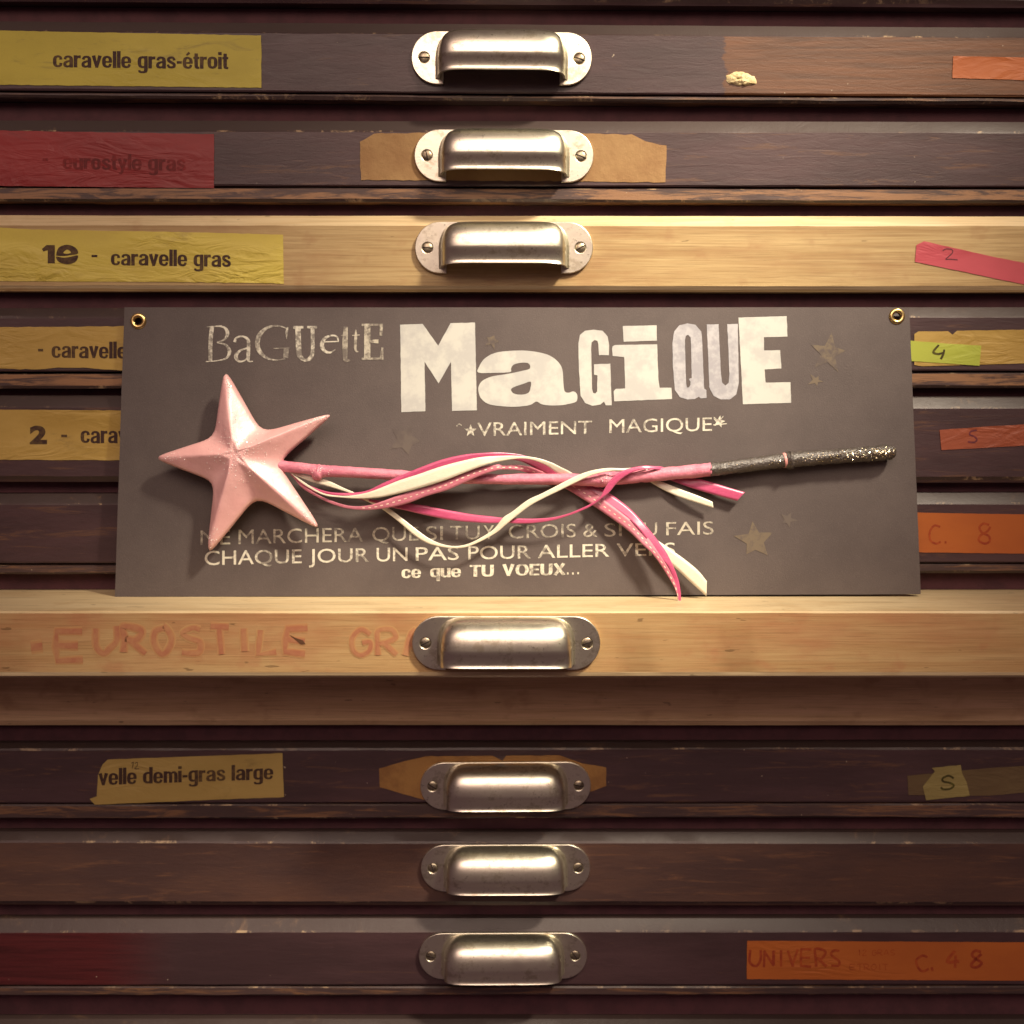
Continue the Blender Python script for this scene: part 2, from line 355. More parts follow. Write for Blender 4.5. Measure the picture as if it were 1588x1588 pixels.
class Print:
    """collects flat marks given in photo pixels, lays them on one surface"""
    def __init__(s): s.v = []; s.f = []; s.z = []; s.k = 0
    def add(s, v, f):
        b = len(s.v); s.v += [(x, y) for x, y in v]; s.z += [s.k * 3e-6] * len(v); s.k += 1; s.f += [tuple(i + b for i in q) for q in f]; return s
    def text(s, t, x0, x1, ytl, ybl, ytr=None, ybr=None, bold=0.0, space=1.0, ref='l'):
        v, f = text2d(t, bold, space, ref)
        ytr = ytl if ytr is None else ytr; ybr = ybl if ybr is None else ybr
        return s.add([(x0 + (x1 - x0) * a, (ybl + (ybr - ybl) * a) * (1 - b) + (ytl + (ytr - ytl) * a) * b) for a, b in v], f)
    def bold(s, t, x0, x1, ytl, ybl, ytr=None, ybr=None, gap=.045, space=.45, asc=1.4):
        ytr = ytl if ytr is None else ytr; ybr = ybl if ybr is None else ybr
        x = 0; items = []
        for ch in t:
            if ch == ' ': x += space; continue
            w, st = BOLD[ch]; items.append((x, st)); x += w + gap
        tot = x - gap; k = (x1 - x0) / tot
        for ox, st in items:
            jit = random.uniform(-.02, .02)
            for q in st:
                pp = catmull(q, 6) if len(q) > 2 else q
                L = []; Rr = []
                for i, p in enumerate(pp):
                    a = pp[max(i - 1, 0)]; b = pp[min(i + 1, len(pp) - 1)]
                    dx, dy = b[0] - a[0], b[1] - a[1]; l = math.hypot(dx, dy) or 1; nx, ny = -dy / l * p[2] / 2, dx / l * p[2] / 2
                    L.append((p[0] + nx, p[1] + ny)); Rr.append((p[0] - nx, p[1] - ny))
                def M(c):
                    a = (ox + c[0]) / tot; h = (c[1] + jit) / asc
                    return (x0 + (x1 - x0) * a, (ybl + (ybr - ybl) * a) * (1 - h) + (ytl + (ytr - ytl) * a) * h)
                n = len(pp); s.add([M(c) for c in L + Rr], [(i, i + 1, n + i + 1, n + i) for i in range(n - 1)])
        return s
    def poly(s, loops):
        v, f = curve_mesh([[(x, -y) for x, y in lp] for lp in loops]); return s.add([(x, -y) for x, y, z in v], f)
    def stroke(s, pts, w=None, sm=True):
        """pts (x, y, width) or (x, y) with w"""
        pts = [(p[0], p[1], p[2] if len(p) > 2 else w) for p in pts]
        if sm and len(pts) > 2: pts = catmull(pts, 5)
        L = []; R = []
        for i, p in enumerate(pts):
            a = pts[max(i - 1, 0)]; b = pts[min(i + 1, len(pts) - 1)]
            dx, dy = b[0] - a[0], b[1] - a[1]; l = math.hypot(dx, dy) or 1; nx, ny = -dy / l, dx / l
            jw = p[2] / 2
            L.append((p[0] + nx * jw, p[1] + ny * jw)); R.append((p[0] - nx * jw, p[1] - ny * jw))
        n = len(pts); return s.add(L + R, [(i, i + 1, n + i + 1, n + i) for i in range(n - 1)])
    def lay(s, name, surf, mat, parent, label=None, kind=None):
        o = part(name, [surf(x, y) + Vector((0, -z, 0)) for (x, y), z in zip(s.v, s.z)], s.f, mat, parent, label=label, kind=kind)
        # face the camera
        me = o.data
        if me.polygons and sum(p.normal.y * p.area for p in me.polygons) > 0: me.flip_normals()
        return o

def catmull(pts, n):
    out = []; m = len(pts); k = len(pts[0])
    for i in range(m - 1):
        p0, p1, p2, p3 = pts[max(i - 1, 0)], pts[i], pts[i + 1], pts[min(i + 2, m - 1)]
        for j in range(n):
            t = j / n
            out.append(tuple(.5 * (2 * p1[c] + (p2[c] - p0[c]) * t + (2 * p0[c] - 5 * p1[c] + 4 * p2[c] - p3[c]) * t * t + (3 * p1[c] - p0[c] - 3 * p2[c] + p3[c]) * t ** 3) for c in range(k)))
    out.append(tuple(pts[-1])); return out
def smoothloop(lp, n=4):
    m = len(lp); out = []
    for i in range(m):
        p0, p1, p2, p3 = lp[i - 1], lp[i], lp[(i + 1) % m], lp[(i + 2) % m]
        for j in range(n):
            t = j / n
            out.append(tuple(.5 * (2 * p1[c] + (p2[c] - p0[c]) * t + (2 * p0[c] - 5 * p1[c] + 4 * p2[c] - p3[c]) * t * t + (3 * p1[c] - p0[c] - 3 * p2[c] + p3[c]) * t ** 3) for c in range(2)))
    return out
def rough_outline(lp, amp=.8, step=9, seed=0, close=True):
    """resample a pixel outline with a slightly uneven, torn edge"""
    out = []
    for i in range(len(lp)):
        a = lp[i]; b = lp[(i + 1) % len(lp)]; L = math.hypot(b[0] - a[0], b[1] - a[1]); n = max(1, int(L / step))
        for j in range(n):
            t = j / n; x = a[0] + (b[0] - a[0]) * t; y = a[1] + (b[1] - a[1]) * t
            k = amp if j else amp * .5
            out.append((x + k * noise.noise(Vector((x * .11, y * .11, seed))), y + k * noise.noise(Vector((x * .11, y * .11, seed + 9)))))
    return out
def sheet(name, outline, Y, thick, mat, parent, label=None, amp=.8, seed=0, surf=None):
    """thin sheet (tape, paper) lying on a vertical front at depth Y, outline in photo pixels"""
    lp = rough_outline(outline, amp, 9, seed); v, f = curve_mesh([[(x, -y) for x, y in lp]])
    n = len(v); F_ = [P(x, -y, Y - thick) for x, y, z in v]; B_ = [P(x, -y, Y + .0001) for x, y, z in v]
    # boundary
    cnt = {}
    for q in f:
        for a, b in zip(q, q[1:] + q[:1]):
            e = (min(a, b), max(a, b)); cnt.setdefault(e, []).append((a, b))
    fs = list(f) + [tuple(i + n for i in reversed(q)) for q in f]
    for e, l in cnt.items():
        if len(l) == 1: a, b = l[0]; fs.append((b, a, a + n, b + n))
    return part(name, F_ + B_, fs, mat, parent, label=label)

XW = 0.44
def bar(name, prof, mats, midx, parent, x0=-XW, x1=XW, segs=110, tilt=0, jit=.00012, seed=0, label=None, jedge=None):
    """profile (y, z) closed, run along x, with slight hand-worn unevenness"""
    vs = []; fs = []; mi = []; n = len(prof)
    for i in range(segs + 1):
        x = x0 + (x1 - x0) * i / segs
        for j, (y, z) in enumerate(prof):
            a = jit * (2.5 if jedge and j in jedge else 1)
            vs.append((x, y,
                       z + tilt * x + a * 1.6 * noise.noise(Vector((x * 45, j * 5.7 + 50, seed))) + a * 2 * noise.noise(Vector((x * 6, j * 2 + 80, seed)))))
    for i in range(segs):
        for j in range(n):
            k = (j + 1) % n; fs.append((i * n + j, i * n + k, (i + 1) * n + k, (i + 1) * n + j)); mi.append(midx[j])
    fs.append(tuple(range(n))); mi.append(0); fs.append(tuple(segs * n + j for j in range(n))); mi.append(0)
    o = part(name, vs, fs, mats, parent, midx=mi, label=label, smooth=True)
    bm = bmesh.new(); bm.from_mesh(o.data)
    for e in bm.edges: e.smooth = len(e.link_faces) == 2 and e.calc_face_angle(0) < .3
    bm.to_mesh(o.data); bm.free()
    return o

# ------------------------------------------------------------------ handle (cup pull), built once
PXM = (P(918, 385).x - P(645, 385).x) / 91.0      # metres per "mm" of the pull
def build_handle_mesh():
    s = PXM
    r = 12.7; cx = 45.5 - r; lp = [(30, -r)]
    for k in range(0, 25): a = -math.pi / 2 + math.pi * k / 24; lp.append((cx + r * math.cos(a), r * math.sin(a)))
    lp2 = [(-x, z) for x, z in reversed(lp)]
    # screw holes are countersunk: real holes in the plate
    hole = lambda hx: [(hx + 3.15 * math.cos(-k * math.tau / 20), 3.15 * math.sin(-k * math.tau / 20)) for k in range(20)]
    v, f = curve_mesh([lp + lp2 + [(-30, -3), (30, -3)], hole(39.4), hole(-39.4)], .45, .4)
    V = []; 
    for x, z, y in v:
        V.append((x * s, -(y + .85 + .35 * (y > 0)) * s, z * s))
    Fc = list(f); nplate = len(f)
    # cup
    a, p = 32.2, 15.5; nu, nv = 72, 22
    rows = []
    zt, zeq, zl = 12.75, -2.0, -9.4
    prof = []
    for k in range(nv + 1):
        ps = math.pi / 2 * (1 - k / nv)
        prof.append((max(math.cos(ps), 0) ** .24, max(math.cos(ps), 0) ** .62, zeq + (zt - zeq) * max(math.sin(ps), 0) ** .92))
    for t in (.2, .4, .6, .75, .88, 1.0):
        prof.append((1, 1 - .13 * math.sin(min(t, .8) / .8 * math.pi / 2) + (.035 if t == 1 else 0), zeq + (zl - zeq) * t))
    b0 = len(V)
    for rx, ry, z in prof:
        for i in range(nu + 1):
            ph = math.pi * i / nu; c = math.cos(ph); sn = math.sin(ph)
            x = a * rx * math.copysign(abs(c) ** .30, c); y = p * ry * sn ** .52
            fl = math.exp(-y / 1.1) * 2.2 * (1 if rx > .6 else rx)
            x += math.copysign(fl, c) if abs(c) > 1e-6 else 0
            zz = z - (.9 * (abs(x) / a) ** 8 if z <= zl + .1 else 0)
            V.append((x * s, -(y + 1.0) * s, zz * s))
    m = nu + 1; nr = len(prof)
    outer = [(b0 + r_ * m + i, b0 + r_ * m + i + 1, b0 + (r_ + 1) * m + i + 1, b0 + (r_ + 1) * m + i) for r_ in range(nr - 1) for i in range(nu)]
    Fc += outer
    # inner skin of the cup
    off = len(V) - b0; cc = Vector((0, 0, 0))
    for q in range(b0, b0 + off):
        x, y, z = V[q]; V.append((x * .965, y * .93, z - .0006 * (1 if z > 0 else .0)))
    Fc += [tuple(reversed([i + off for i in q])) for q in outer]
    lb = b0 + (nr - 1) * m
    Fc += [(lb + i, lb + i + 1, lb + i + 1 + off, lb + i + off) for i in range(nu)]
    me = bpy.data.meshes.new('handle'); me.from_pydata(V, [], Fc); me.materials.append(M_metal)
    bm = bmesh.new(); bm.from_mesh(me); bm.faces.ensure_lookup_table(); bm.normal_update()
    for f_ in bm.faces: f_.smooth = f_.index >= nplate or abs(f_.normal.y) < .985
    bmesh.ops.remove_doubles(bm, verts=bm.verts, dist=1e-6)
    bmesh.ops.recalc_face_normals(bm, faces=bm.faces)
    for e in bm.edges:
        e.smooth = not (len(e.link_faces) == 2 and e.calc_face_angle(0) > .9)
    bm.to_mesh(me); bm.free()
    return me
def build_screw_mesh():
    s = PXM; V = []; Fc = []; mi = []; n = 28; rings = [(3.0, 0), (3.0, .9), (2.75, 1.3), (2.0, 1.65), (1.0, 1.85)]
    for r_, h in rings:
        for k in range(n): V.append((r_ * s * math.cos(k * math.tau / n), -h * s, r_ * s * math.sin(k * math.tau / n)))
    V.append((0, -1.9 * s, 0))
    for q in range(len(rings) - 1):
        for k in range(n): Fc.append((q * n + k, q * n + (k + 1) % n, (q + 1) * n + (k + 1) % n, (q + 1) * n + k)); mi.append(0)
    for k in range(n): Fc.append(((len(rings) - 1) * n + k, (len(rings) - 1) * n + (k + 1) % n, len(V) - 1)); mi.append(0)
    b = len(V)   # slot: a dark groove with walls just under the crown
    for x, z in ((-2.9, -.30), (2.9, -.30), (2.9, .30), (-2.9, .30)):
        V.append((x * s, -1.25 * s, z * s)); 
    for x, z in ((-1.9, -.30), (1.9, -.30), (1.9, .30), (-1.9, .30)):
        V.append((x * s, -1.93 * s, z * s))
    Fc += [(b + 4, b + 5, b + 6, b + 7), (b, b + 1, b + 5, b + 4), (b + 1, b + 2, b + 6, b + 5), (b + 2, b + 3, b + 7, b + 6), (b + 3, b, b + 4, b + 7)]; mi += [1] * 5
    me = bpy.data.meshes.new('screw'); me.from_pydata(V, [], Fc); me.materials.append(M_screw); me.materials.append(M_slot)
    me.polygons.foreach_set('material_index', mi)
    bm = bmesh.new(); bm.from_mesh(me); bmesh.ops.recalc_face_normals(bm, faces=bm.faces); bm.to_mesh(me); bm.free()
    me.polygons.foreach_set('use_smooth', [True] * len(me.polygons))
    return me
HM = build_handle_mesh(); SM = build_screw_mesh()
def add_handle(drawer, px, py, Y, rots, tilt=0.0, sx=1.0):
    o = bpy.data.objects.new('handle', HM); COL.objects.link(o); o.parent = drawer
    o.location = P(px, py, Y) - wloc(drawer); o.rotation_euler = (0, tilt, 0); o.scale = (sx, 1, 1)
    for sgn, rt in zip((-1, 1), rots):
        c = bpy.data.objects.new('screw', SM); COL.objects.link(c); c.parent = o
        c.location = (sgn * 39.4 * PXM, -.0004, 0); c.rotation_euler = (0, rt, 0)
    return o

# ------------------------------------------------------------------ drawers
Y7 = -0.055
GROUP = 'drawers of the type cabinet'
#        ledge front strip bottom  Y
SPEC = [(-112, -97, None, 5), (38, 53, 146, 156), (188, 204, 290, 313), (335, 349, None, 452), (477, 492, 577, 602), (614, 632, None, 748),
        (765, 781, 874, 890), None, (1024, 1040, None, 1126), (1152, 1162, 1246, 1270), (1290, 1307, None, 1406), (1424, 1445, 1529, 1545), (1580, 1597, None, 1700)]
LABELS = ['dark drawer above all others, only its lower edge in view',
          'dark drawer with bare brown right part and a white glue blob',
          'dark drawer with a red tape and torn tan paper behind its handle',
          'light wood drawer above the board, with yellow tape numbered 10 and slanted pink tape',
          'dark drawer behind the top of the board, green tape with a 4 at right',
          'dark drawer behind the middle of the board, yellow tape with a 2 at left',
          'dark drawer behind the lower part of the board, bright orange tape at right',
          'pulled out light wood drawer on whose top edge the black board stands',
          'brown wood drawer without a handle, shaded by the pulled out drawer above it',
          'dark drawer with torn beige tape at left and brown paper behind its handle',
          'plain dark brown drawer with a handle and no tape at all',
          'dark drawer with a long orange handwritten tape at its lower right',
          'dark drawer cut off by the bottom edge of the picture']
MATS = [M_dark, paint('dark_paint_part_bare', DK, (.10, .05, .025), bare=(P(1124, 100).x, 9), barecol=(.155, .062, .024)),
        M_dark, M_wood, M_dark, M_dark, M_dark, M_wood_orange, M_wood_brown, M_dark, M_brown,
        paint('dark_paint_red_end', DK, (.09, .045, .03), bare=(-9, P(215, 1480).x), barecol=(.085, .013, .014), soft=.025), M_dark]
TILT = [-.006, -.006, -.0015, -.001, .0006, -.0008, .0008, 0, 0, .001, -.0008, .0006, 0]
drawers = []
for i, sp in enumerate(SPEC):
    Y = Y7 if i == 7 else 0.0
    if i == 7: zl, zf, zs, zb = zof(948, Y), zof(951, Y), None, zof(1052, Y)
    else:
        zl, zf, zs, zb = [zof(q, 0) if q is not None else None for q in sp]
        # the ledge's back edge lies a little behind the front
        zl = zof(sp[0], .0045)
    if i == 8: zl, zf = zof(1024, .004), zof(1036)
    woodish = i in (3, 7, 8)
    root = thing('drawer', (0, Y + .01, zb), LABELS[i], 'drawer', GROUP)
    me_edge = M_wood_edge if i in (3, 7) else (M_wood_brown if i == 8 else (M_edge_dull if i in (4, 5, 6, 9, 10, 11, 12) else M_edge))
    m = MATS[i]; c = .0006
    back = .014 if i != 7 else .0135
    ztop_strip = zs if zs is not None else None
    zbot = zb if zs is None else zs + .0004
    if i == 7:
        prof = [(back, zl), (Y + .0010, zl), (Y, zf), (Y, zb + .0030), (Y + .0006, zb + .0012), (Y + .0022, zb), (back, zb)]
        midx = [1, 1, 0, 1, 1, 0, 0]
    else:
        be = .0012 if zs is None else .0003
        prof = [(back, zl), (.0045, zl), (.0006, zf + .0006), (0, zf - .0004), (0, zbot + be * 2.4), (be, zbot + be), (be * 1.6, zbot), (back, zbot)]
        midx = [1, 1, 2, 0, (2 if zs is None else 0), 0, 0, 0]
    if i in (1, 2, 3, 7): pass
    bar('front_panel', prof, [m, me_edge, M_chip if not woodish else me_edge], midx, root, jit=(.00003 if i == 7 else .00007), tilt=TILT[i], seed=i * 7.3, jedge=(2, 3, 4, 5))
    if zs is not None:
        t = zs - .0006
        pr = [(back, t), (.0006, t), (0, t - .0005), (0, zb + .0012), (.0008, zb + .0003), (.0016, zb), (back, zb)]
        bar('edge_strip', pr, [M_dark_strip if i in (2, 4) else (M_dark_strip2), M_chip], [0, 1, 0, 1, 1, 0, 0], root, tilt=TILT[i], seed=i * 3.3 + 1, jedge=(3, 4), label=('dark strip rubbed through to brown wood' if i == 2 else None))
    # the tray behind the front, inside the cabinet
    for sx in (-1, 1):
        x = sx * (XW - .012); y0 = back; y1 = .25
        h0, h1 = zb + .001 - abs(TILT[i]) * 0, zl - .004
        tz = TILT[i] * x
        V = [(x + a * .006, b, c_ + tz) for a in (-1, 1) for b in (y0, y1) for c_ in (h0, h1)]
        part('side_board', V, [(0, 1, 3, 2), (4, 5, 7, 6), (0, 1, 5, 4), (2, 3, 7, 6), (0, 2, 6, 4), (1, 3, 7, 5)], M_wood_brown, root)
    drawers.append(root)

# cabinet carcass: rails between the drawers, sides, back
cab = thing('cabinet', (0, .1, zof(1700)), 'dark cabinet frame whose narrow shadowed rails show between the drawers', 'cabinet')
def box(name, a, b, mat, parent, label=None):
    V = [(x, y, z) for x in (a[0], b[0]) for y in (a[1], b[1]) for z in (a[2], b[2])]
    return part(name, V, [(0, 1, 3, 2), (4, 5, 7, 6), (0, 1, 5, 4), (2, 3, 7, 6), (0, 2, 6, 4), (1, 3, 7, 5)], mat, parent, label=label)
zb_list = []
for i in range(12):
    zb_ = drawers[i].location.z
    nxt = SPEC[i + 1]
    zn = zof(948, Y7) if i == 6 else (zof(nxt[0], .0045) if i != 7 else zof(1024, .004))
    if i == 7: zb_ = zof(1052, Y7)
    tl = TILT[i]
    top = zb_ - .0003; bot = zn + .0003
    if top - bot < .001: continue
    V = [(x, y, (top if k else bot) + (TILT[i] if k else TILT[i + 1]) * x) for x in (-XW, XW) for y in (.0085, .25) for k in (0, 1)]
    part('rail', V, [(0, 1, 3, 2), (4, 5, 7, 6), (0, 1, 5, 4), (2, 3, 7, 6), (0, 2, 6, 4), (1, 3, 7, 5)], M_rail, cab)
zt_, zb__ = zof(-112), zof(1700)
box('back_panel', (-XW - .03, .255, zb__ - .02), (XW + .03, .27, zt_ + .02), M_rail, cab)
for sx in (-1, 1):
    box('side_panel', (min(sx * (XW + .001), sx * (XW + .03)), .0, zb__ - .02), (max(sx * (XW + .001), sx * (XW + .03)), .2545, zt_ + .02), M_dark, cab)

HS = [(1, 778, 92, (0, .3), .008, 1.0), (2, 781.5, 243, (1.35, .35), .006, 1.0), (3, 781.5, 385, (0.05, -.5), 0, 1.0), (7, 785, 996, (-.45, -.35), 0.0, .985),
      (9, 784, 1217, (.6, .2), -.006, 1.0), (10, 784, 1344, (1.2, -.6), -.004, 1.0), (11, 780, 1480, (.3, .9), -.004, 1.0)]
for i, px, py, rots, tl, sx in HS:
    add_handle(drawers[i], px, py, Y7 if i == 7 else 0.0, rots, tl, sx)

# ------------------------------------------------------------------ tapes, papers and writing on the drawers
def surfY(Y): return lambda x, y: P(x, y, Y)
TT = .00018; TI = .00026
def tp(i, name, outline, mat, label, amp=.8, lay=0):
    return sheet(name, outline, (Y7 if i == 7 else 0) - .00012 - lay * .0002, TT, mat, drawers[i], label, amp, i * 3 + len(outline))
def on(i, lay=0): return surfY((Y7 if i == 7 else 0) - .00012 - lay * .0002 - TI)

t = tp(1, 'label_tape', [(-20, 47), (405, 55), (405.5, 136), (-20, 131)], M_yellow, 'yellow tape with bold printed lettering')
Print().bold('caravelle gras-étroit', 82, 354, 78, 104, 81, 107).lay('lettering', on(1), M_ink, t)
t = tp(2, 'label_tape', [(-20, 202), (332, 208), (332, 292), (-20, 288)], M_red, 'red tape with faded printed lettering')
Print().stroke([(66, 247.5), (74, 247.5)], 4).bold('eurostyle gras', 97, 288, 238, 262, 240, 265).lay('lettering', on(2), M_ink_red, t)
t = tp(3, 'label_tape', [(-20, 352), (52, 356), (230, 359), (330, 361), (439, 364), (440, 440), (340, 438), (200, 437), (-20, 436)], M_yellow_pale, 'creased pale yellow tape numbered 10')
Print().poly([[(65, 386), (72, 380), (85, 380), (85, 408.5), (74, 408.5), (74, 388), (67, 390)]]).poly([smoothloop([(87, 395), (91, 384), (104, 379.5), (117, 384), (121, 393), (108, 396), (98, 397), (88, 396.5)]), smoothloop([(98, 392), (104, 387), (110, 391.5), (104, 393.5)])]).poly([smoothloop([(87, 398), (98, 399.5), (108, 398.5), (121, 396), (117, 406), (104, 410), (91, 406)])]).stroke([(142, 397), (151, 397)], 3.5).bold('caravelle gras', 172, 358, 386, 411, 388, 414).lay('lettering', on(3), M_ink, t)
t = tp(4, 'label_tape', [(-20, 507), (90, 507), (260, 505), (260, 575), (193, 575), (140, 571), (90, 570), (60, 573), (-20, 571)], M_yellow_old, 'yellow tape with a ragged lower edge', 1.6)
Print().stroke([(59, 543), (67, 543)], 4).bold('caravelle', 80, 197, 529, 555, 530, 556).lay('lettering', on(4), M_ink, t)
t = tp(5, 'label_tape', [(-20, 635), (260, 637), (260, 714), (-20, 713)], M_yellow_old, 'aged yellow tape numbered 2')
Print().text('2', 46, 73, 660, 689, 660, 689, .05, 1, '2').lay('numeral', on(5), M_ink, t)
Print().stroke([(95, 676), (104, 676)], 4).bold('caravelle', 125, 242, 660, 687, 661, 688).lay('lettering', on(5), M_ink, t)
t = tp(9, 'label_tape', [(167, 1178), (300, 1173), (438, 1168), (440.5, 1236), (290, 1242), (147, 1248), (139, 1239), (150, 1235), (152, 1202), (159, 1186)], M_masking, 'torn beige tape with bold printed lettering')
pr = Print().bold('velle demi-gras large', 153, 424, 1192, 1218, 1184, 1208)
pr.stroke([(204, 1184), (207, 1182), (205, 1192)], 1.0).stroke([(209, 1184), (213, 1182), (213, 1187), (209, 1192), (216, 1192)], 1.0)
pr.lay('lettering', on(9), M_ink, t)

tp(2, 'torn_paper', [(558, 220), (566, 216), (580, 207), (640, 206), (760, 205), (900, 207), (979, 208.5), (1001, 219), (1023, 224), (1034, 226), (1032, 283), (860, 281), (700, 280), (560, 279)], M_paper, 'torn strip of tan paper behind the handle', 2.0)
tp(9, 'torn_paper', [(588, 1192), (625, 1181), (660, 1173), (764, 1172), (779, 1180), (785, 1172), (867, 1171), (904, 1184), (940, 1190), (940, 1219), (922, 1226), (880, 1238), (700, 1244), (663, 1242), (589, 1221)], M_paper_br, 'piece of brown paper behind the handle', 1.0)

def rt(i, outline, mat, label, lay=0, amp=.7): return tp(i, 'number_tape', outline, mat, label, amp, lay)
rt(1, [(1478, 87), (1640, 90), (1640, 126), (1477, 121)], M_orange, 'small orange tape')
t = rt(3, [(1421, 380), (1433, 374), (1535, 397), (1640, 418), (1640, 452), (1535, 430), (1419, 406)], M_pink, 'slanted pink tape with a handwritten 2')
Print().stroke([(1462, 389), (1467, 386), (1476, 387), (1477, 392), (1471, 398), (1467, 402), (1475, 402), (1485, 403)], 1.6).lay('handwriting', on(3), M_pen, t)
rt(4, [(1418, 518), (1424, 514), (1470, 513.5), (1477, 519), (1484, 513), (1540, 512), (1640, 510), (1640, 562), (1535, 565), (1430, 568), (1418, 566)], M_yellow_old, 'beige paper strip under the green tape')
t = rt(4, [(1409, 528), (1470, 533), (1522, 536), (1519, 567), (1414, 560)], M_green, 'green tape with a handwritten 4', 1)
Print().stroke([(1456, 535, 3), (1449, 543, 3.6), (1448, 547, 3.6), (1455, 549, 3.4), (1463, 547, 3)], 3).stroke([(1464.5, 542, 2.8), (1463, 549, 3.4), (1459, 557, 3.6)], 3).lay('handwriting', on(4, 1), M_pen_dark, t)
t = rt(5, [(1457, 667), (1535, 661), (1640, 655), (1640, 688), (1535, 694), (1460, 698)], M_orange_dull, 'dull orange tape with a faint 5')
Print().stroke([(1515, 667), (1506, 669), (1504, 674), (1511, 677), (1515, 682), (1510, 686), (1501, 685)], 2.6).lay('handwriting', on(5), M_pen, t)
t = rt(6, [(1370, 794), (1535, 797), (1640, 798), (1640, 859), (1535, 858), (1370, 856)], M_orange, 'bright orange tape with handwriting')
Print().stroke([(1458, 817), (1449, 815), (1442, 825), (1443, 838), (1452, 843), (1459, 840)], 3.2).stroke([(1465, 841), (1468, 841)], 3.5).lay('handwriting', on(6), M_pen_or, t)
Print().stroke([(1534, 814), (1525, 812), (1519, 818), (1523, 826), (1533, 831), (1535, 839), (1527, 843), (1518, 838), (1521, 830), (1531, 824), (1536, 817)], 3.6).lay('handwriting', on(6), M_pen_or, t)
rt(9, [(1407, 1203), (1535, 1191), (1600, 1187), (1600, 1228), (1535, 1234), (1409, 1233)], M_clear, 'cloudy translucent tape end')
t = rt(9, [(1450, 1196), (1445, 1191), (1490, 1186), (1492, 1199), (1499, 1213), (1504, 1234), (1436, 1241), (1431, 1220)], tape('greenish_tape', (.27, .22, .075), (.22, .175, .06)), 'small pale tape with a handwritten S', 1)
Print().stroke([(1479, 1207), (1471, 1203), (1462, 1207), (1463, 1212), (1473, 1214), (1479, 1218), (1474, 1223), (1463, 1224), (1459, 1221)], 3.2).lay('handwriting', on(9, 1), M_pen_dark, t)
t = rt(11, [(1158.6, 1459), (1350, 1460), (1535, 1461), (1660, 1462), (1660, 1521), (1535, 1520.5), (1158, 1518.5)], M_orange, 'long orange tape with handwritten words and numbers')
GL = {'E': [[(1, 0), (0, 0), (0, .5), (0, 1), (1, 1)], [(0, .5), (.85, .5)]], 'U': [[(0, 0), (0, .7), (.35, 1), (.75, .9), (1, .5), (1, 0)]],
      'R': [[(0, 1), (0, .5), (0, 0), (.7, .02), (.9, .25), (.6, .5), (.1, .55)], [(.3, .55), (1, 1)]], 'O': [[(.5, 0), (.1, .2), (0, .6), (.35, 1), (.8, .9), (1, .5), (.8, .1), (.5, 0)]],
      'S': [[(.95, .1), (.5, 0), (.1, .2), (.35, .48), (.85, .65), (.8, .95), (.1, .95)]], 'T': [[(0, 0), (1, 0)], [(.5, 0), (.5, 1)]], 'I': [[(.5, 0), (.5, 1)]],
      'L': [[(.1, 0), (.1, .98), (1, .98)]], 'G': [[(.95, .15), (.5, 0), (.1, .3), (.1, .8), (.5, 1), (.95, .8), (.95, .5), (.55, .5)]], 'A': [[(0, 1), (.5, 0), (1, 1)], [(.2, .62), (.8, .62)]],
      'N': [[(0, 1), (0, .05)], [(0, .05), (.95, .95)], [(.95, .95), (.95, 0)]], 'V': [[(0, 0), (.5, 1)], [(.5, 1), (1, 0)]], 'C': [[(.95, .1), (.5, .02), (.05, .4), (.15, .85), (.6, 1), (1, .85)]],
      '4': [[(.6, 0), (0, .6), (1, .55)], [(.75, .25), (.65, 1)]], '8': [[(.9, .1), (.4, 0), (.1, .2), (.5, .48), (.95, .75), (.5, 1), (.05, .8), (.5, .45), (.9, .12)]],
      '1': [[(.2, .2), (.6, 0)], [(.6, 0), (.5, 1)]], '2': [[(.05, .15), (.6, 0), (.85, .3), (.1, 1), (1, .97)]]}
def hand(pr, s, x, y, w, h, gap, lw, drift=0, jit=.06, seed=None):
    if seed is not None: random.seed(seed)
    for ch in s:
        if ch == ' ': x += w * .8; continue
        ww = w * (.5 if ch in 'I1' else 1)
        for st in GL[ch]:
            pr.stroke([(x + a * ww + random.uniform(-jit, jit) * w, y + b * h + random.uniform(-jit, jit) * h) for a, b in st], lw * random.uniform(.85, 1.15), sm=len(st) > 2 and ch not in 'EL')
        x += ww + gap; y += drift
    return pr
pr = Print(); hand(pr, 'UNIVERS', 1163, 1474, 16, 25, 6, 4.2, -.2); hand(pr, '12 GRAS', 1331, 1473, 7, 8.5, 2.5, .9); hand(pr, 'ETROIT', 1318, 1495, 8, 9, 3, .9)
pr.lay('handwriting', on(11), M_pen_or, t)
pr = Print(); hand(pr, 'C', 1421, 1481, 19, 24, 0, 4.4); pr.stroke([(1445, 1500), (1446, 1506)], 4); pr.lay('handwriting', on(11), M_pen_or, t)
pr = Print(); hand(pr, '4', 1468, 1476, 20, 26, 0, 4.6); pr.lay('handwriting', on(11), M_pen_or, t)
pr = Print(); hand(pr, '8', 1506, 1475, 18, 26, 0, 5); pr.lay('handwriting', on(11), M_pen_or, t)

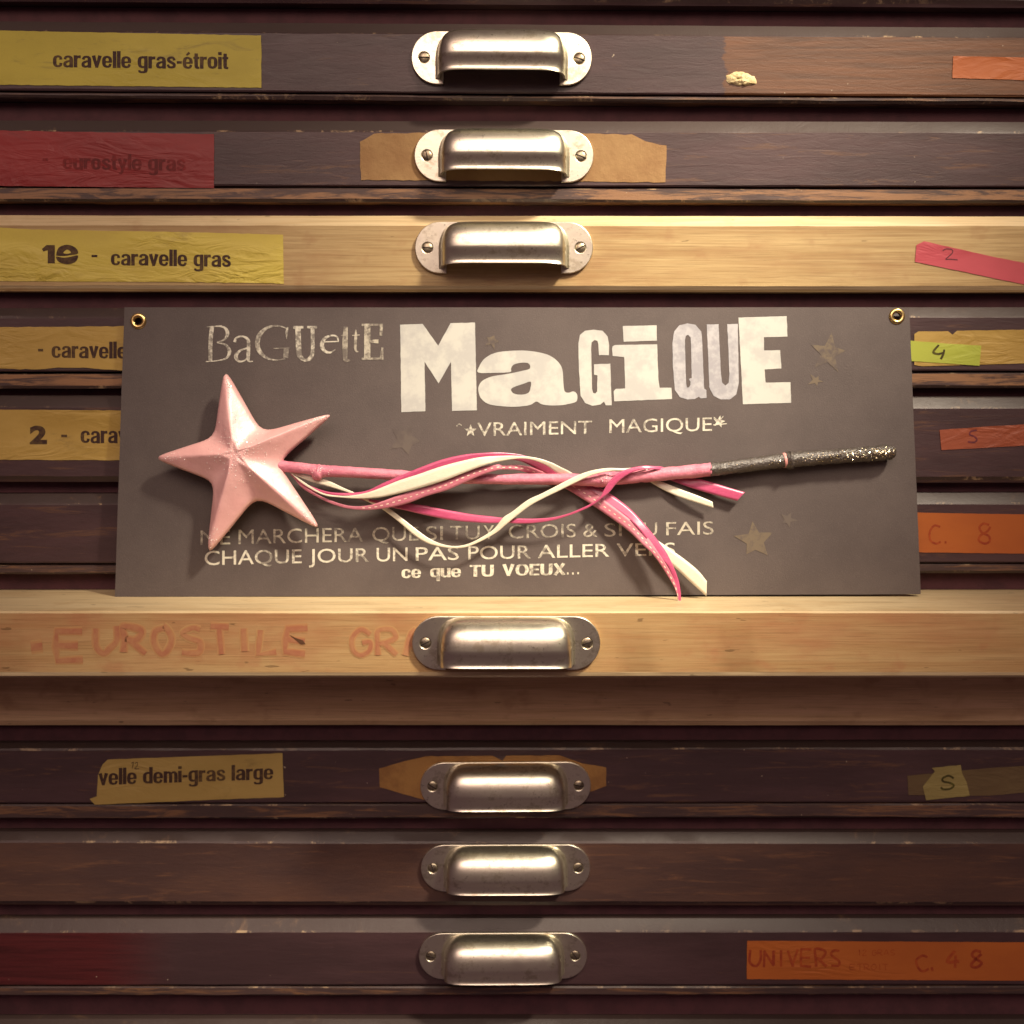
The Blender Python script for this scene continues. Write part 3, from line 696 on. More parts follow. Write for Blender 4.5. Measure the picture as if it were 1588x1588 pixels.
# glue blob on the top drawer
vs = []; fs = []; n = 40
for rr in range(7):
    q = rr / 6
    for k in range(n):
        a = math.tau * k / n; R = (1 + .07 * math.sin(3 * a + .5) + .16 * noise.noise(Vector((math.cos(a) * 4, math.sin(a) * 4, 1)))) * (1 - .10 * abs(math.sin(a)) ** 14)
        x = 1149 + 23 * R * math.cos(a) * (1 - q) ; y = 122.5 + 10.5 * (1 + .14 * math.cos(4 * a)) * R * math.copysign(abs(math.sin(a)) ** .6, math.sin(a)) * (1 - q) + .06 * 23 * math.cos(a)
        h = .0012 * math.sqrt(max(0, 1 - (1 - q) ** 2)) * (1 + .9 * noise.noise(Vector((x * .3, y * .3, 3))))
        vs.append(P(x, y, -h - .0001))
for rr in range(6):
    for k in range(n): fs.append((rr * n + k, rr * n + (k + 1) % n, (rr + 1) * n + (k + 1) % n, (rr + 1) * n + k))
part('glue_blob', vs, fs, M_glue, drawers[1], smooth=True, label='blob of dried whitish glue')

# faded marker word on the pulled out drawer
for lay_, (lw, mt) in enumerate([(15, ink('faint_marker_halo', (.45, .235, .105), (.46, .29, .125), .36, .58, scale=90, amt=.9)),
                                 (11.5, ink('faint_marker', (.42, .19, .088), (.45, .25, .11), .38, .60, scale=120, amt=.9)),
                                 (7.5, ink('faint_marker_core', (.37, .145, .078), (.43, .22, .105), .38, .60, scale=140, amt=.9))]):
    pr = Print()
    pr.stroke([(48, 1004), (66, 1002)], lw * 1.5); hand(pr, 'E', 88, 980, 40, 44, 0, lw, 0, .03, seed=4); hand(pr, 'UROSTILE', 148, 973, 31, 38, 13.5, lw * .9, .3, .08, seed=5); hand(pr, 'GRA', 545, 977, 30, 38, 11, lw * .8, 0, .05, seed=6)
    pr.lay('handwriting', surfY(Y7 - .00006 - lay_ * .00008), mt, drawers[7], label='faded red marker writing on the wood')
random.seed(21)
pr = Print().poly([[(448, 984), (458, 989), (470, 993), (474, 999), (466, 999), (456, 991)]])
pr.lay('gouge', surfY(Y7 - .0003), simple('dark_gouge', (.10, .045, .02), rough=.9), drawers[7])

# ------------------------------------------------------------------ the board
z7 = zof(948, Y7)
d_ = ray(794, 925); YB = CAM.y + d_.y * (z7 + .0002 - CAM.z) / d_.z
YT = -0.0040
ztop = P(794, 476, YT).z; zbt = z7 + .0002
BN_a = (YT - YB) / (ztop - zbt)                       # Y = YB + a (Z - zbt)
nrm = Vector((0, -1, BN_a)).normalized()
def PB(px, py, off=0.0):
    d = ray(px, py)
    # plane: Y - YB - a (Z - zbt) = shift
    sh = -off / abs(nrm.y)
    t = (YB + sh - CAM.y + BN_a * (CAM.z - zbt)) / (d.y - BN_a * d.z)
    return CAM + d * t
print('board bottom Y', YB, 'lean', BN_a)
TB = .0022
board = thing('sign_board', PB(794, 925), 'dark grey board with large white mismatched letters, standing on the pulled out drawer', 'sign')
quad = [(193, 476.5), (1410, 477), (1428, 921.5), (178, 925.5)]
def circ(cx, cy, r, n=28, sgn=1): return [(cx + r * math.cos(sgn * k * math.tau / n), cy + r * math.sin(sgn * k * math.tau / n)) for k in range(n)]
lp = rough_outline(quad, .5, 30)
v, f = curve_mesh([lp, circ(214.5, 498, 6.3), circ(1391, 490.5, 6.3)])
n = len(v); cnt = {}
for q in f:
    for a, b in zip(q, q[1:] + q[:1]): cnt.setdefault((min(a, b), max(a, b)), []).append((a, b))
fs = list(f) + [tuple(i + n for i in reversed(q)) for q in f] + [(l[0][1], l[0][0], l[0][0] + n, l[0][1] + n) for l in cnt.values() if len(l) == 1]
part('panel', [PB(x, y, 0) for x, y, z in v] + [PB(x, y, 0) - nrm * TB for x, y, z in v], fs, M_board, board)
for cx, cy in ((214.5, 498), (1391, 490.5)):
    vs = []; fs = []; n = 36; m = 10
    c0 = PB(cx, cy, 0); sc = (PB(cx + 1, cy).x - c0.x)
    ux = Vector((1, 0, 0)); uz = nrm.cross(ux).normalized()
    R0, r0 = 9.0 * sc, 3.6 * sc
    for i in range(n):
        a = i * math.tau / n
        for j in range(m):
            b = j * math.tau / m
            rad = R0 + r0 * math.cos(b); vs.append(c0 + ux * rad * math.cos(a) + uz * rad * math.sin(a) + nrm * (r0 * .75 * math.sin(b)))
    for i in range(n):
        for j in range(m): fs.append((i * m + j, i * m + (j + 1) % m, ((i + 1) % n) * m + (j + 1) % m, ((i + 1) % n) * m + j))
    part('grommet', vs, fs, M_brass, board, smooth=True)
LB = lambda x, y: PB(x, y, .00015)
def A(p, ox, oy, s): return [(ox + x / s, oy + y / s) for x, y in p]
zA = lambda p: A(p, 610, 480, 4.9625)
zB = lambda p: A(p, 880, 480, 4.411)
ro = lambda p, k=1: rough_outline(p, .5, 5, k)
Print().poly([ro(zA([(52, 118), (225, 110), (345, 278), (440, 105), (628, 100), (643, 775), (452, 780), (443, 402), (348, 568), (240, 402), (247, 782), (62, 790)]))]).lay('letter', LB, M_white, board)
Print().poly([smoothloop(zA([(655, 485), (660, 440), (700, 380), (780, 335), (900, 318), (1040, 318), (1180, 345), (1260, 395), (1300, 460), (1308, 560), (1318, 628), (1350, 640), (1385, 630), (1412, 650), (1415, 690), (1395, 715), (1300, 735), (1200, 738), (1140, 728), (1100, 708), (1050, 735), (950, 748), (850, 745), (740, 730), (680, 690), (657, 640), (657, 590), (690, 545), (760, 515), (850, 500), (920, 488), (1000, 470), (1045, 458), (1053, 435), (1035, 412), (980, 410), (925, 425), (905, 455), (898, 481), (780, 487)])),
              smoothloop(zA([(905, 620), (925, 598), (1000, 572), (1056, 555), (1056, 600), (1040, 640), (990, 655), (930, 648)]))]).lay('letter', LB, M_white, board)
Print().poly([ro(zB([(75, 230), (85, 175), (120, 145), (180, 138), (240, 145), (275, 185), (285, 240), (283, 312), (215, 312), (212, 240), (205, 215), (185, 208), (165, 225), (162, 260), (168, 540), (175, 570), (190, 575), (203, 560), (205, 450), (182, 445), (182, 375), (293, 370), (303, 655), (262, 655), (250, 630), (225, 650), (170, 658), (120, 640), (90, 590), (78, 400)]), 3)]).lay('letter', LB, M_white, board)
Print().poly([ro(zB([(378, 113), (610, 108), (612, 213), (385, 220)]), 4)]).poly([ro(zB([(305, 270), (309, 252), (325, 243), (613, 238), (622, 480), (630, 535), (710, 535), (715, 612), (320, 628), (316, 560), (330, 543), (395, 540), (388, 325), (310, 318)]), 5)]).lay('letter', LB, M_white, board)
Print().poly([ro(zB([(718, 230), (730, 150), (765, 108), (820, 95), (875, 105), (915, 150), (922, 230), (935, 540), (950, 550), (952, 605), (910, 608), (900, 595), (870, 612), (820, 615), (770, 600), (735, 550), (722, 400)]), 6),
              ro(zB([(803, 210), (810, 180), (825, 172), (842, 190), (845, 230), (850, 470), (838, 470), (832, 478), (842, 495), (840, 515), (832, 532), (818, 535), (812, 510), (808, 400)]), 6)]).lay('letter', LB, M_white_grey, board, label='letter Q printed thinner and greyer')
Print().poly([ro(zB([(953, 102), (1033, 100), (1050, 440), (1058, 500), (1080, 520), (1103, 500), (1108, 440), (1093, 100), (1165, 98), (1172, 500), (1155, 580), (1110, 615), (1050, 615), (1000, 590), (970, 530), (962, 300)]), 7)]).lay('letter', LB, M_white_grey, board)
Print().poly([ro(zB([(1170, 55), (1500, 45), (1505, 185), (1343, 190), (1345, 280), (1455, 278), (1463, 403), (1348, 410), (1355, 500), (1525, 497), (1530, 638), (1200, 648)]), 8)]).lay('letter', LB, M_white, board)
Z = lambda p: [(310 + q[0] / 5.293, 490 + q[1] / 5.293, q[2] / 5.293) for q in p]
BAG = [[[(55, 90, 7), (180, 80, 9)], [(100, 86, 34), (88, 200, 34), (86, 368, 30)], [(125, 84, 8), (195, 92, 16), (226, 135, 30), (205, 190, 16), (140, 216, 7)], [(140, 218, 8), (212, 238, 18), (243, 292, 30), (218, 345, 16), (150, 366, 9), (50, 375, 8)]],
       [[(285, 215, 26), (300, 180, 18), (345, 167, 14), (390, 188, 24), (400, 235, 28), (396, 340, 28), (403, 372, 14), (435, 372, 7)], [(395, 262, 12), (330, 285, 18), (295, 330, 32), (320, 372, 18), (365, 366, 12), (395, 335, 10)]],
       [[(712, 188, 3), (712, 130, 20), (722, 92, 9)], [(722, 105, 8), (650, 82, 12), (570, 90, 20), (500, 140, 34), (472, 215, 38), (490, 290, 34), (550, 345, 20), (630, 362, 10), (700, 350, 13)], [(708, 262, 42), (705, 345, 40)], [(605, 266, 6), (735, 262, 9)]],
       [[(805, 88, 46), (812, 290, 44), (830, 340, 36), (868, 364, 24), (905, 345, 32), (925, 290, 30), (924, 88, 32)], [(765, 94, 24), (850, 92, 22)], [(880, 92, 20), (962, 92, 20)]],
       [[(1010, 213, 9), (1140, 209, 11)], [(1138, 207, 10), (1122, 168, 14), (1075, 161, 14), (1022, 188, 26), (1001, 240, 34), (1025, 288, 26), (1070, 300, 15), (1112, 275, 5)]],
       [[(1198, 88, 32), (1192, 200, 44), (1192, 340, 38), (1205, 364, 28), (1232, 364, 12)], [(1158, 162, 5), (1200, 150, 12)]],
       [[(1280, 110, 6), (1280, 165, 22), (1275, 255, 22), (1285, 290, 13), (1300, 290, 7)], [(1250, 160, 7), (1312, 156, 9)]],
       [[(1375, 66, 50), (1373, 358, 52)], [(1328, 72, 18), (1502, 72, 16)], [(1490, 70, 26), (1486, 162, 22)], [(1390, 208, 20), (1466, 208, 34)], [(1328, 352, 18), (1506, 350, 18)], [(1490, 350, 30), (1498, 258, 14)]]]
for k, L in enumerate(BAG):
    pr = Print()
    for off, st in enumerate(L):
        pr.stroke(Z(st))
    for j, st in enumerate(L): pass
    pr.lay('letter', (lambda x, y, kk=k: PB(x, y, .00015)), M_cream_worn if k not in (5, 6, 7) else M_cream_faint, board)
def five(cx, cy, R, rot=0, inner=.42, wob=0, seed=1):
    rnd = random.Random(seed); o = []
    for k in range(10):
        a = -math.pi / 2 + rot + k * math.pi / 5; r = (R if k % 2 == 0 else R * inner) * (1 + rnd.uniform(-wob, wob)); o.append((cx + r * math.cos(a), cy + r * math.sin(a)))
    return o
pr = Print().text('VRAIMENT', 740, 918, 655.5, 676.5, 652.5, 672.5, 0, 1, 'H').poly([five(729.7, 668, 10)]).stroke([(708, 661), (712, 657.5), (716, 660)], 1.3)
pr.lay('lettering', LB, M_cream_worn, board)
pr = Print().text('MAGIQUE', 945, 1104, 650.5, 671.5, 647.5, 668, 0, 1, 'H')
pr.poly([five(1115, 654, 10, .2)]).stroke([(1107, 647), (1112, 651)], 1.2).stroke([(1122, 645), (1118, 650)], 1.2).stroke([(1106, 659), (1127, 657)], 1.4)
pr.lay('lettering', LB, M_cream_worn, board)
def line(words, x0, yb0, x1, yb1, h0, h1, bold, mat):
    pr = Print()
    for s, a, b in words:
        ya = yb0 + (yb1 - yb0) * (a - x0) / (x1 - x0); yb = yb0 + (yb1 - yb0) * (b - x0) / (x1 - x0)
        ha = h0 + (h1 - h0) * (a - x0) / (x1 - x0); hb = h0 + (h1 - h0) * (b - x0) / (x1 - x0)
        pr.text(s, a, b, ya - ha, ya, yb - hb, yb, bold, 1, 'H')
    return pr.lay('lettering', LB, mat, board)
line([('NE', 311, 357), ('MARCHERA', 370, 563), ('QUE', 577.4, 649), ('SI', 660.5, 687), ('TU', 698, 743.6), ('Y', 750, 766), ('CROIS', 788.8, 893), ('&', 904.7, 926), ('SI', 937.4, 964), ('TU', 975, 1019), ('FAIS', 1033, 1106.7)], 311, 845, 1107, 828.6, 22.5, 20, -.002, M_cream_faint)
line([('CHAQUE', 317.4, 467.8), ('JOUR', 479, 572), ('UN', 584, 632), ('PAS', 644.6, 711.6), ('POUR', 726, 823), ('ALLER', 834, 945), ('VERS', 956.3, 1047)], 318, 876.5, 1047, 861, 22, 19.5, .003, M_cream_worn)
pr = Print().bold('ce', 622.7, 653, 876.5, 896.5).bold('que', 667, 715, 875.5, 895.5, 875, 895, asc=1.4).bold('TU', 728.5, 766, 876.5, 894.5, 876, 894).bold('VOEUX', 779, 877, 875, 893, 873.5, 891.5, gap=.06).bold('...', 879, 898, 873, 891, 873, 890.5, gap=.5)
pr.lay('lettering', LB, M_cream_worn, board)
pr = Print().poly([five(1285, 548, 30, .15, .42, .12, 2)]).poly([five(1266, 590, 12, .5, .4, .3, 4)]); pr.lay('faded_star', LB, M_smudge, board)
pr = Print().poly([five(1170, 838, 29, -.1, .45, .15, 5)]); pr.lay('faded_star', LB, M_smudge, board)
pr = Print().poly([five(763, 529, 13, 1.6, .5, .25, 7)]); pr.lay('faded_star', LB, M_smudge, board)
pr = Print().poly([five(628, 682, 26, .4, .5, .1, 9)]); pr.lay('faded_star', LB, M_smudge2, board)
pr = Print().poly([five(1222, 806, 13, .4, .4, .3, 11)]); pr.lay('faded_star', LB, M_smudge2, board)

# ------------------------------------------------------------------ the wand
wand = thing('magic_wand', PB(800, 740, .007), 'pink star wand with black glittery grip and pink and cream ribbons on the board', 'wand')
# star
tips = {0: (348, 567), 2: (525, 637), 4: (504, 827), 6: (320, 867), 8: (233, 710)}
vals = {1: (406, 671), 3: (431, 718), 5: (398, 771), 7: (333.5, 748), 9: (333, 678)}
keys = [tips.get(i) or vals.get(i) for i in range(10)]
C0 = (372, 705); SO = .0092
# outline: straight-ish, slightly bellied edges, blunt tips, rounded hollows
def side(a, b, nn, belly, ta, tb):
    pts = []
    for j in range(nn):
        t = j / nn; x = a[0] + (b[0] - a[0]) * t; y = a[1] + (b[1] - a[1]) * t
        dx, dy = x - C0[0], y - C0[1]; l = math.hypot(dx, dy)
        k = belly * math.sin(math.pi * t); pts.append((x + dx / l * k, y + dy / l * k))
    return pts
out = []; ridge = []
NS = 12
for i in range(10):
    a, b = keys[i], keys[(i + 1) % 10]; out += side(a, b, NS, 1.6 if i % 2 == 0 else 1.6, 0, 0)
# blunt the corners
def blunt(lp, times=2):
    for _ in range(times): lp = [((a[0] + 2 * b[0] + c[0]) / 4, (a[1] + 2 * b[1] + c[1]) / 4) for a, b, c in zip(lp[-1:] + lp[:-1], lp, lp[1:] + lp[:1])]
    return lp
out = blunt(out, 3)
H = .0108; NR = 26; vs = []; fs = []; N = len(out)
for side_ in (1, -1):
    base = len(vs)
    for r_ in range(NR + 1):
        q = r_ / NR                      # 0 rim, 1 centre
        for k, (ox, oy) in enumerate(out):
            x = ox + (C0[0] - ox) * q; y = oy + (C0[1] - oy) * q
            rim = .0022 * (1 - (1 - min(q / .06, 1)) ** 2) ** .5
            hh = rim + H * (q ** .93)
            # soften the very top
            hh = min(hh, H * 1.02 - (max(0, q - .86) ** 2) * .02) if q > .86 else hh
            wob = .0007 * noise.noise(Vector((x * .03, y * .03, 2 + side_))) + .00025 * noise.noise(Vector((x * .11, y * .11, 5)))
            p = PB(x, y, SO) + nrm * (side_ * (hh * (1 if side_ > 0 else .6)) + wob * min(1, q * 8))
            vs.append(p)
    for r_ in range(NR):
        for k in range(N):
            q = (base + r_ * N + k, base + r_ * N + (k + 1) % N, base + (r_ + 1) * N + (k + 1) % N, base + (r_ + 1) * N + k)
            fs.append(q if side_ < 0 else tuple(reversed(q)))
star = part('star', vs, fs, M_starpink, wand, smooth=True, label='pink painted papier mache star')
bm = bmesh.new(); bm.from_mesh(star.data); bmesh.ops.remove_doubles(bm, verts=bm.verts, dist=2e-5)
for _ in range(3): bmesh.ops.smooth_vert(bm, verts=bm.verts, factor=.5, use_axis_x=True, use_axis_y=True, use_axis_z=True)
bmesh.ops.recalc_face_normals(bm, faces=bm.faces); bm.to_mesh(star.data); bm.free()
# glitter flakes on the star: near the centre and on the tips
from mathutils.bvhtree import BVHTree
bv = BVHTree.FromPolygons([v_.co.copy() for v_ in star.data.vertices], [tuple(p.vertices) for p in star.data.polygons])
org = wloc(star)
def glitter(name, spots, parent, mat=M_glit, kind='stuff', bvh=bv, org=org):
    vs = []; fs = []
    for x, y, s in spots:
        o_ = CAM - org; d = (ray(x, y)).normalized()
        h, nn, ii, dist = bvh.ray_cast(o_, d)
        if h is None: continue
        if nn.dot(d) > 0: nn = -nn
        nn = (nn + Vector((random.gauss(0, .35), random.gauss(0, .35), random.gauss(0, .35)))).normalized()
        t = nn.orthogonal().normalized(); b = nn.cross(t); k = len(vs); c = h + org - d * .00022
        a0 = random.random() * 6
        for j in range(6): vs.append(c + (t * math.cos(a0 + j * 1.047) + b * math.sin(a0 + j * 1.047)) * s)
        fs.append(tuple(range(k, k + 6)))
    return part(name, vs, fs, mat, parent, kind=kind, smooth='keep')
sp = []
for _ in range(430):
    a = random.random(); sp.append((C0[0] + random.gauss(0, 22) + (a - .5) * 20, C0[1] + random.gauss(0, 16) + (a - .5) * 40, random.uniform(.00012, .00030)))
for tx, ty in tips.values():
    for _ in range(75):
        q = .04 + random.random() ** 1.3 * .28; jx = random.gauss(0, 4); jy = random.gauss(0, 4)
        sp.append((tx + (C0[0] - tx) * q + jx, ty + (C0[1] - ty) * q + jy, random.uniform(.00012, .00030)))
for _ in range(200): sp.append((random.uniform(320, 480), random.uniform(690, 850), random.uniform(.00008, .00016)))
glitter('glitter', sp, star)

# stick: tube along pixel path
def tube(name, path, mat, parent, seg=18, bmp=.06, seed=0, caps=True, label=None, freq=900):
    """path: (px, py, radius px, offset m)"""
    pts = catmull(path, 8); V = []; Fc = []
    C = [PB(x, y, o) for x, y, r, o in pts]; ux = (PB(801, 740).x - PB(800, 740).x)
    for i, c in enumerate(C):
        t = (C[min(i + 1, len(C) - 1)] - C[max(i - 1, 0)]).normalized(); b = nrm.cross(t).normalized(); r = pts[i][2] * ux
        for k in range(seg):
            a = math.tau * k / seg; d = nrm * math.cos(a) + b * math.sin(a)
            p = c + d * r; V.append(p + d * r * bmp * (noise.noise(p * freq + Vector((seed, 0, 0))) + .8 * noise.noise(p * freq * .35)))
    for i in range(len(C) - 1):
        for k in range(seg): Fc.append((i * seg + k, i * seg + (k + 1) % seg, (i + 1) * seg + (k + 1) % seg, (i + 1) * seg + k))
    if caps: Fc += [tuple(range(seg)), tuple((len(C) - 1) * seg + k for k in range(seg))]
    return part(name, V, Fc, mat, parent, smooth=True, label=label)
stick = tube('stick', [(402, 716, 8, .0100), (440, 723, 8.6, .0098), (470, 726, 8.2, .0096), (486, 729, 9.0, .0095), (493, 732, 12.5, .0094), (500, 731, 9.8, .0094), (520, 731, 8.6, .0092), (590, 735, 8.3, .0086), (680, 741, 7.8, .0080), (770, 743, 8.0, .0070), (850, 743, 8.6, .0062), (905, 744, 9.6, .0058), (925, 744, 11.0, .0056), (938, 743, 12.4, .0055), (952, 742, 10.4, .0054), (1000, 738, 10.0, .0052), (1050, 733, 10.2, .0050), (1102, 728, 10.6, .0050)], M_stick, wand, bmp=.10)
grip = tube('grip', [(1100, 728.3, 10.5, .0050), (1140, 724, 10.6, .0050), (1200, 715.5, 10.8, .0050), (1216, 714, 11.2, .0050), (1226, 713.5, 14.0, .0052), (1238, 712, 12.0, .0050), (1290, 708, 11.6, .0050), (1340, 704.5, 11.6, .0049), (1372, 702, 12.0, .0048), (1382, 701.5, 10.6, .0048), (1388, 701.5, 6.0, .0048)], M_grip, wand, bmp=.16, seed=5, label='grip painted black with glitter', freq=1300)
tube('painted_ring', [(1214.5, 714.3, 11.7, .0050), (1216.5, 714, 12.0, .0050), (1218.5, 713.8, 11.7, .0050)], M_ring, wand, bmp=.03)
bvg = BVHTree.FromPolygons([v_.co.copy() for v_ in grip.data.vertices], [tuple(p.vertices) for p in grip.data.polygons])
sp = []
for _ in range(560):
    x = 1104 + (1390 - 1104) * random.random() ** .42; yc = 728 - (x - 1100) * .093
    sp.append((x, yc + random.gauss(-2, 4.5), random.uniform(.00010, .00026)))
for _ in range(420): sp.append((1392 - abs(random.gauss(0, 42)), 701 + random.gauss(0, 5) + random.random() * 2, random.uniform(.00012, .00030)))
glitter('glitter', sp, grip, bvh=bvg, org=wloc(grip), mat=simple('gold_glitter', (.75, .68, .48), rough=.2, metal=1))
bvs = BVHTree.FromPolygons([v_.co.copy() for v_ in stick.data.vertices], [tuple(p.vertices) for p in stick.data.polygons])
glitter('glitter', [(random.gauss(936, 8), random.gauss(742, 5), random.uniform(.0001, .0002)) for _ in range(50)] + [(random.gauss(496, 10), random.gauss(729, 4), random.uniform(.0001, .0002)) for _ in range(40)], stick, bvh=bvs, org=wloc(stick))

# ribbons: stations (x edge1, y edge1, x edge2, y edge2, offset1 mm, offset2 mm)
z2 = lambda s: [(430 + a / 3.97, 680 + b / 3.97, 430 + c / 3.97, 680 + d / 3.97, e, f) for a, b, c, d, e, f in s]
z3 = lambda s: [(780 + a / 3.97, 680 + b / 3.97, 780 + c / 3.97, 680 + d / 3.97, e, f) for a, b, c, d, e, f in s]
def ribbon(stations, mat, label):
    pts = catmull(stations, 9); V = []; Fc = []; W = 4
    for x1, y1, x2, y2, o1, o2 in pts:
        for k in range(W + 1):
            t = k / W; cr = .06 * math.sin(math.pi * t)
            V.append(PB(x1 + (x2 - x1) * t, y1 + (y2 - y1) * t, (o1 + (o2 - o1) * t + cr) * .001))
    n = len(pts)
    for i in range(n - 1):
        for k in range(W): Fc.append((i * (W + 1) + k, i * (W + 1) + k + 1, (i + 1) * (W + 1) + k + 1, (i + 1) * (W + 1) + k))
    o = part('ribbon', V, Fc, mat, wand, smooth='keep', label=label)
    me = o.data; me.polygons.foreach_set('use_smooth', [True] * len(me.polygons))
    if sum(p.normal.y for p in me.polygons) > 0: me.flip_normals()
    md = o.modifiers.new('thickness', 'SOLIDIFY'); md.thickness = .0001; md.offset = 0
    return o
SF = 13.5
# A: bright pink satin from the star, over the crest, behind the stick and down to the point below the board
ribbon(z2([(70, 205, 90, 225, 9, 9), (160, 270, 180, 300, 9, 9), (300, 325, 320, 348, 9.5, 9.5), (430, 335, 440, 352, 10, 10.5), (548, 322, 570, 352, 10.5, 11.5), (650, 275, 690, 330, 12, 12.5), (760, 228, 800, 285, 13, 13), (880, 178, 930, 240, 14, 13.5), (1020, 128, 1060, 190, 14.5, 14), (1160, 98, 1190, 150, 14.5, 14), (1300, 87, 1320, 130, 14, 13)]) +
       z3([(0, 87, 0, 130, 12, 11), (100, 98, 90, 135, 10, 9), (190, 122, 165, 165, 8, 6), (270, 150, 225, 200, 5, 3), (350, 195, 300, 240, 2, 1), (450, 235, 410, 290, 1.4, 1.2), (560, 285, 520, 345, 1.6, 2), (660, 340, 600, 390, 3, 4), (780, 430, 730, 465, 5, 6), (870, 525, 820, 540, 7, 8), (940, 610, 890, 630, 8, 9), (1005, 700, 950, 720, 9, 9.5), (1050, 790, 1008, 775, 10, 10), (1080, 870, 1045, 860, 10.5, 10), (1093, 940, 1070, 940, 11, 11), (1096, 1000, 1082, 1000, 11, 11), (1086, 1060, 1076, 1060, 11, 11), (1078, 1100, 1072, 1098, 11, 11)]),
       M_rib_pink, 'bright pink satin ribbon running from the star over the stick and hanging below the board')
# B: cream satin, wide
ribbon(z2([(70, 200, 80, 212, 9.5, 9.5), (160, 265, 165, 285, 10, 10), (280, 335, 285, 348, 10.6, 10.6), (400, 353, 400, 364, 11, 11), (500, 345, 505, 370, 12, 12), (600, 318, 625, 364, 13.3, 13.3), (740, 262, 765, 335, 14.2, 14.2), (870, 220, 900, 298, 15, 15), (1000, 175, 1030, 258, 15.5, 15.5), (1130, 140, 1160, 208, 15.5, 15.5), (1260, 114, 1290, 160, 15.2, 15.2)]) +
       z3([(20, 106, 0, 138, 13, 13), (110, 108, 100, 124, 12, 12), (200, 118, 180, 132, 10.8, 10.8), (290, 145, 265, 165, 9.5, 9.0), (360, 178, 325, 208, 8.2, 7.2), (425, 212, 380, 240, 5.5, 4.5), (480, 258, 430, 290, 1.0, .8), (560, 330, 500, 340, 1.0, .9), (640, 385, 590, 395, 1.8, 1.8), (760, 490, 690, 490, 2.4, 2.4), (860, 560, 800, 580, 3, 3), (960, 632, 900, 660, 4, 4), (1040, 688, 985, 735, 5, 5), (1120, 745, 1070, 805, 5.5, 5.5), (1200, 812, 1150, 880, 6, 6), (1255, 878, 1253, 972, 6, 6)]),
       M_rib_cream, 'wide cream satin ribbon arching over the stick and ending in a slanted cut')
# C: rose ribbon with a stitched line
stC = z2([(60, 190, 75, 205, 8.5, 8.5), (130, 265, 150, 300, 8.5, 8.5), (230, 335, 250, 362, 9, 9), (340, 385, 350, 408, 9.5, 9.5), (450, 415, 450, 434, 10.5, 10.5), (560, 412, 570, 440, 11.5, 11.5), (650, 385, 680, 428, 12.6, 12.6), (760, 345, 800, 400, 13.2, 13.2), (880, 308, 920, 355, 13.5, 13.5), (1000, 268, 1040, 320, 13.8, 13.8), (1110, 220, 1145, 275, 13.8, 13.8), (1230, 180, 1260, 225, 13.4, 13.4), (1350, 160, 1370, 192, 12.6, 12.6)]) + \
      z3([(0, 165, 0, 192, 10.6, 10.4), (80, 162, 85, 195, 9, 9), (170, 175, 150, 212, 7.2, 5), (250, 205, 220, 240, 2.5, 1.5), (360, 240, 320, 280, 1.0, 1.0), (470, 275, 405, 320, 1.6, 1.6), (560, 330, 500, 378, 3.5, 3.5), (640, 390, 580, 430, 5, 5), (740, 465, 680, 500, 6.5, 6.5), (830, 540, 780, 575, 7.6, 7.8), (900, 620, 855, 650, 8.8, 9.6), (955, 700, 915, 705, 10, 10.2), (1000, 768, 965, 770, 10.5, 10.5), (1035, 830, 1010, 840, 10.5, 10.5), (1065, 900, 1050, 908, 10.8, 10.8), (1080, 965, 1072, 968, 11.2, 11.2), (1082, 1010, 1077, 1010, 11.4, 11.4)])
rc = ribbon(stC, M_rib_rose, 'rose ribbon with a dashed line of cream stitching')
pc = catmull(stC, 9); pr_v = []; pr_f = []
def mid(i, s):
    a = pc[i]; t = .5 + s; return PB(a[0] + (a[2] - a[0]) * t, a[1] + (a[3] - a[1]) * t, (a[4] + (a[5] - a[4]) * t + .25) * .001 + .00022)
acc = 0; fine = []
for i in range(len(pc) - 1):
    for j in range(4):
        t = j / 4; a = pc[i]; b = pc[i + 1]; fine.append(tuple(a[c] + (b[c] - a[c]) * t for c in range(6)))
def fp(a, s): t = .5 + s; return PB(a[0] + (a[2] - a[0]) * t, a[1] + (a[3] - a[1]) * t, (a[4] + (a[5] - a[4]) * t + .06) * .001 + .00012)
ux = PB(801, 740).x - PB(800, 740).x
L = 0; prev = None; cur = []
def flush(cur):
    if len(cur) < 2: return
    b = len(pr_v)
    for a in cur:
        wpx = math.hypot(a[2] - a[0], a[3] - a[1]); s = .75 / max(wpx, 3)
        pr_v.append(fp(a, -s)); pr_v.append(fp(a, s))
    for k in range(len(cur) - 1): pr_f.append((b + 2 * k, b + 2 * k + 1, b + 2 * k + 3, b + 2 * k + 2))
for a in fine:
    x, y = (a[0] + a[2]) / 2, (a[1] + a[3]) / 2
    if prev: L += math.hypot(x - prev[0], y - prev[1])
    prev = (x, y)
    if (L % 9.5) < 4.8 and a[0] > 560: cur.append(a)
    else: flush(cur); cur = []
flush(cur)
part('stitching', pr_v, pr_f, M_stitch, rc, kind='stuff', smooth='keep')
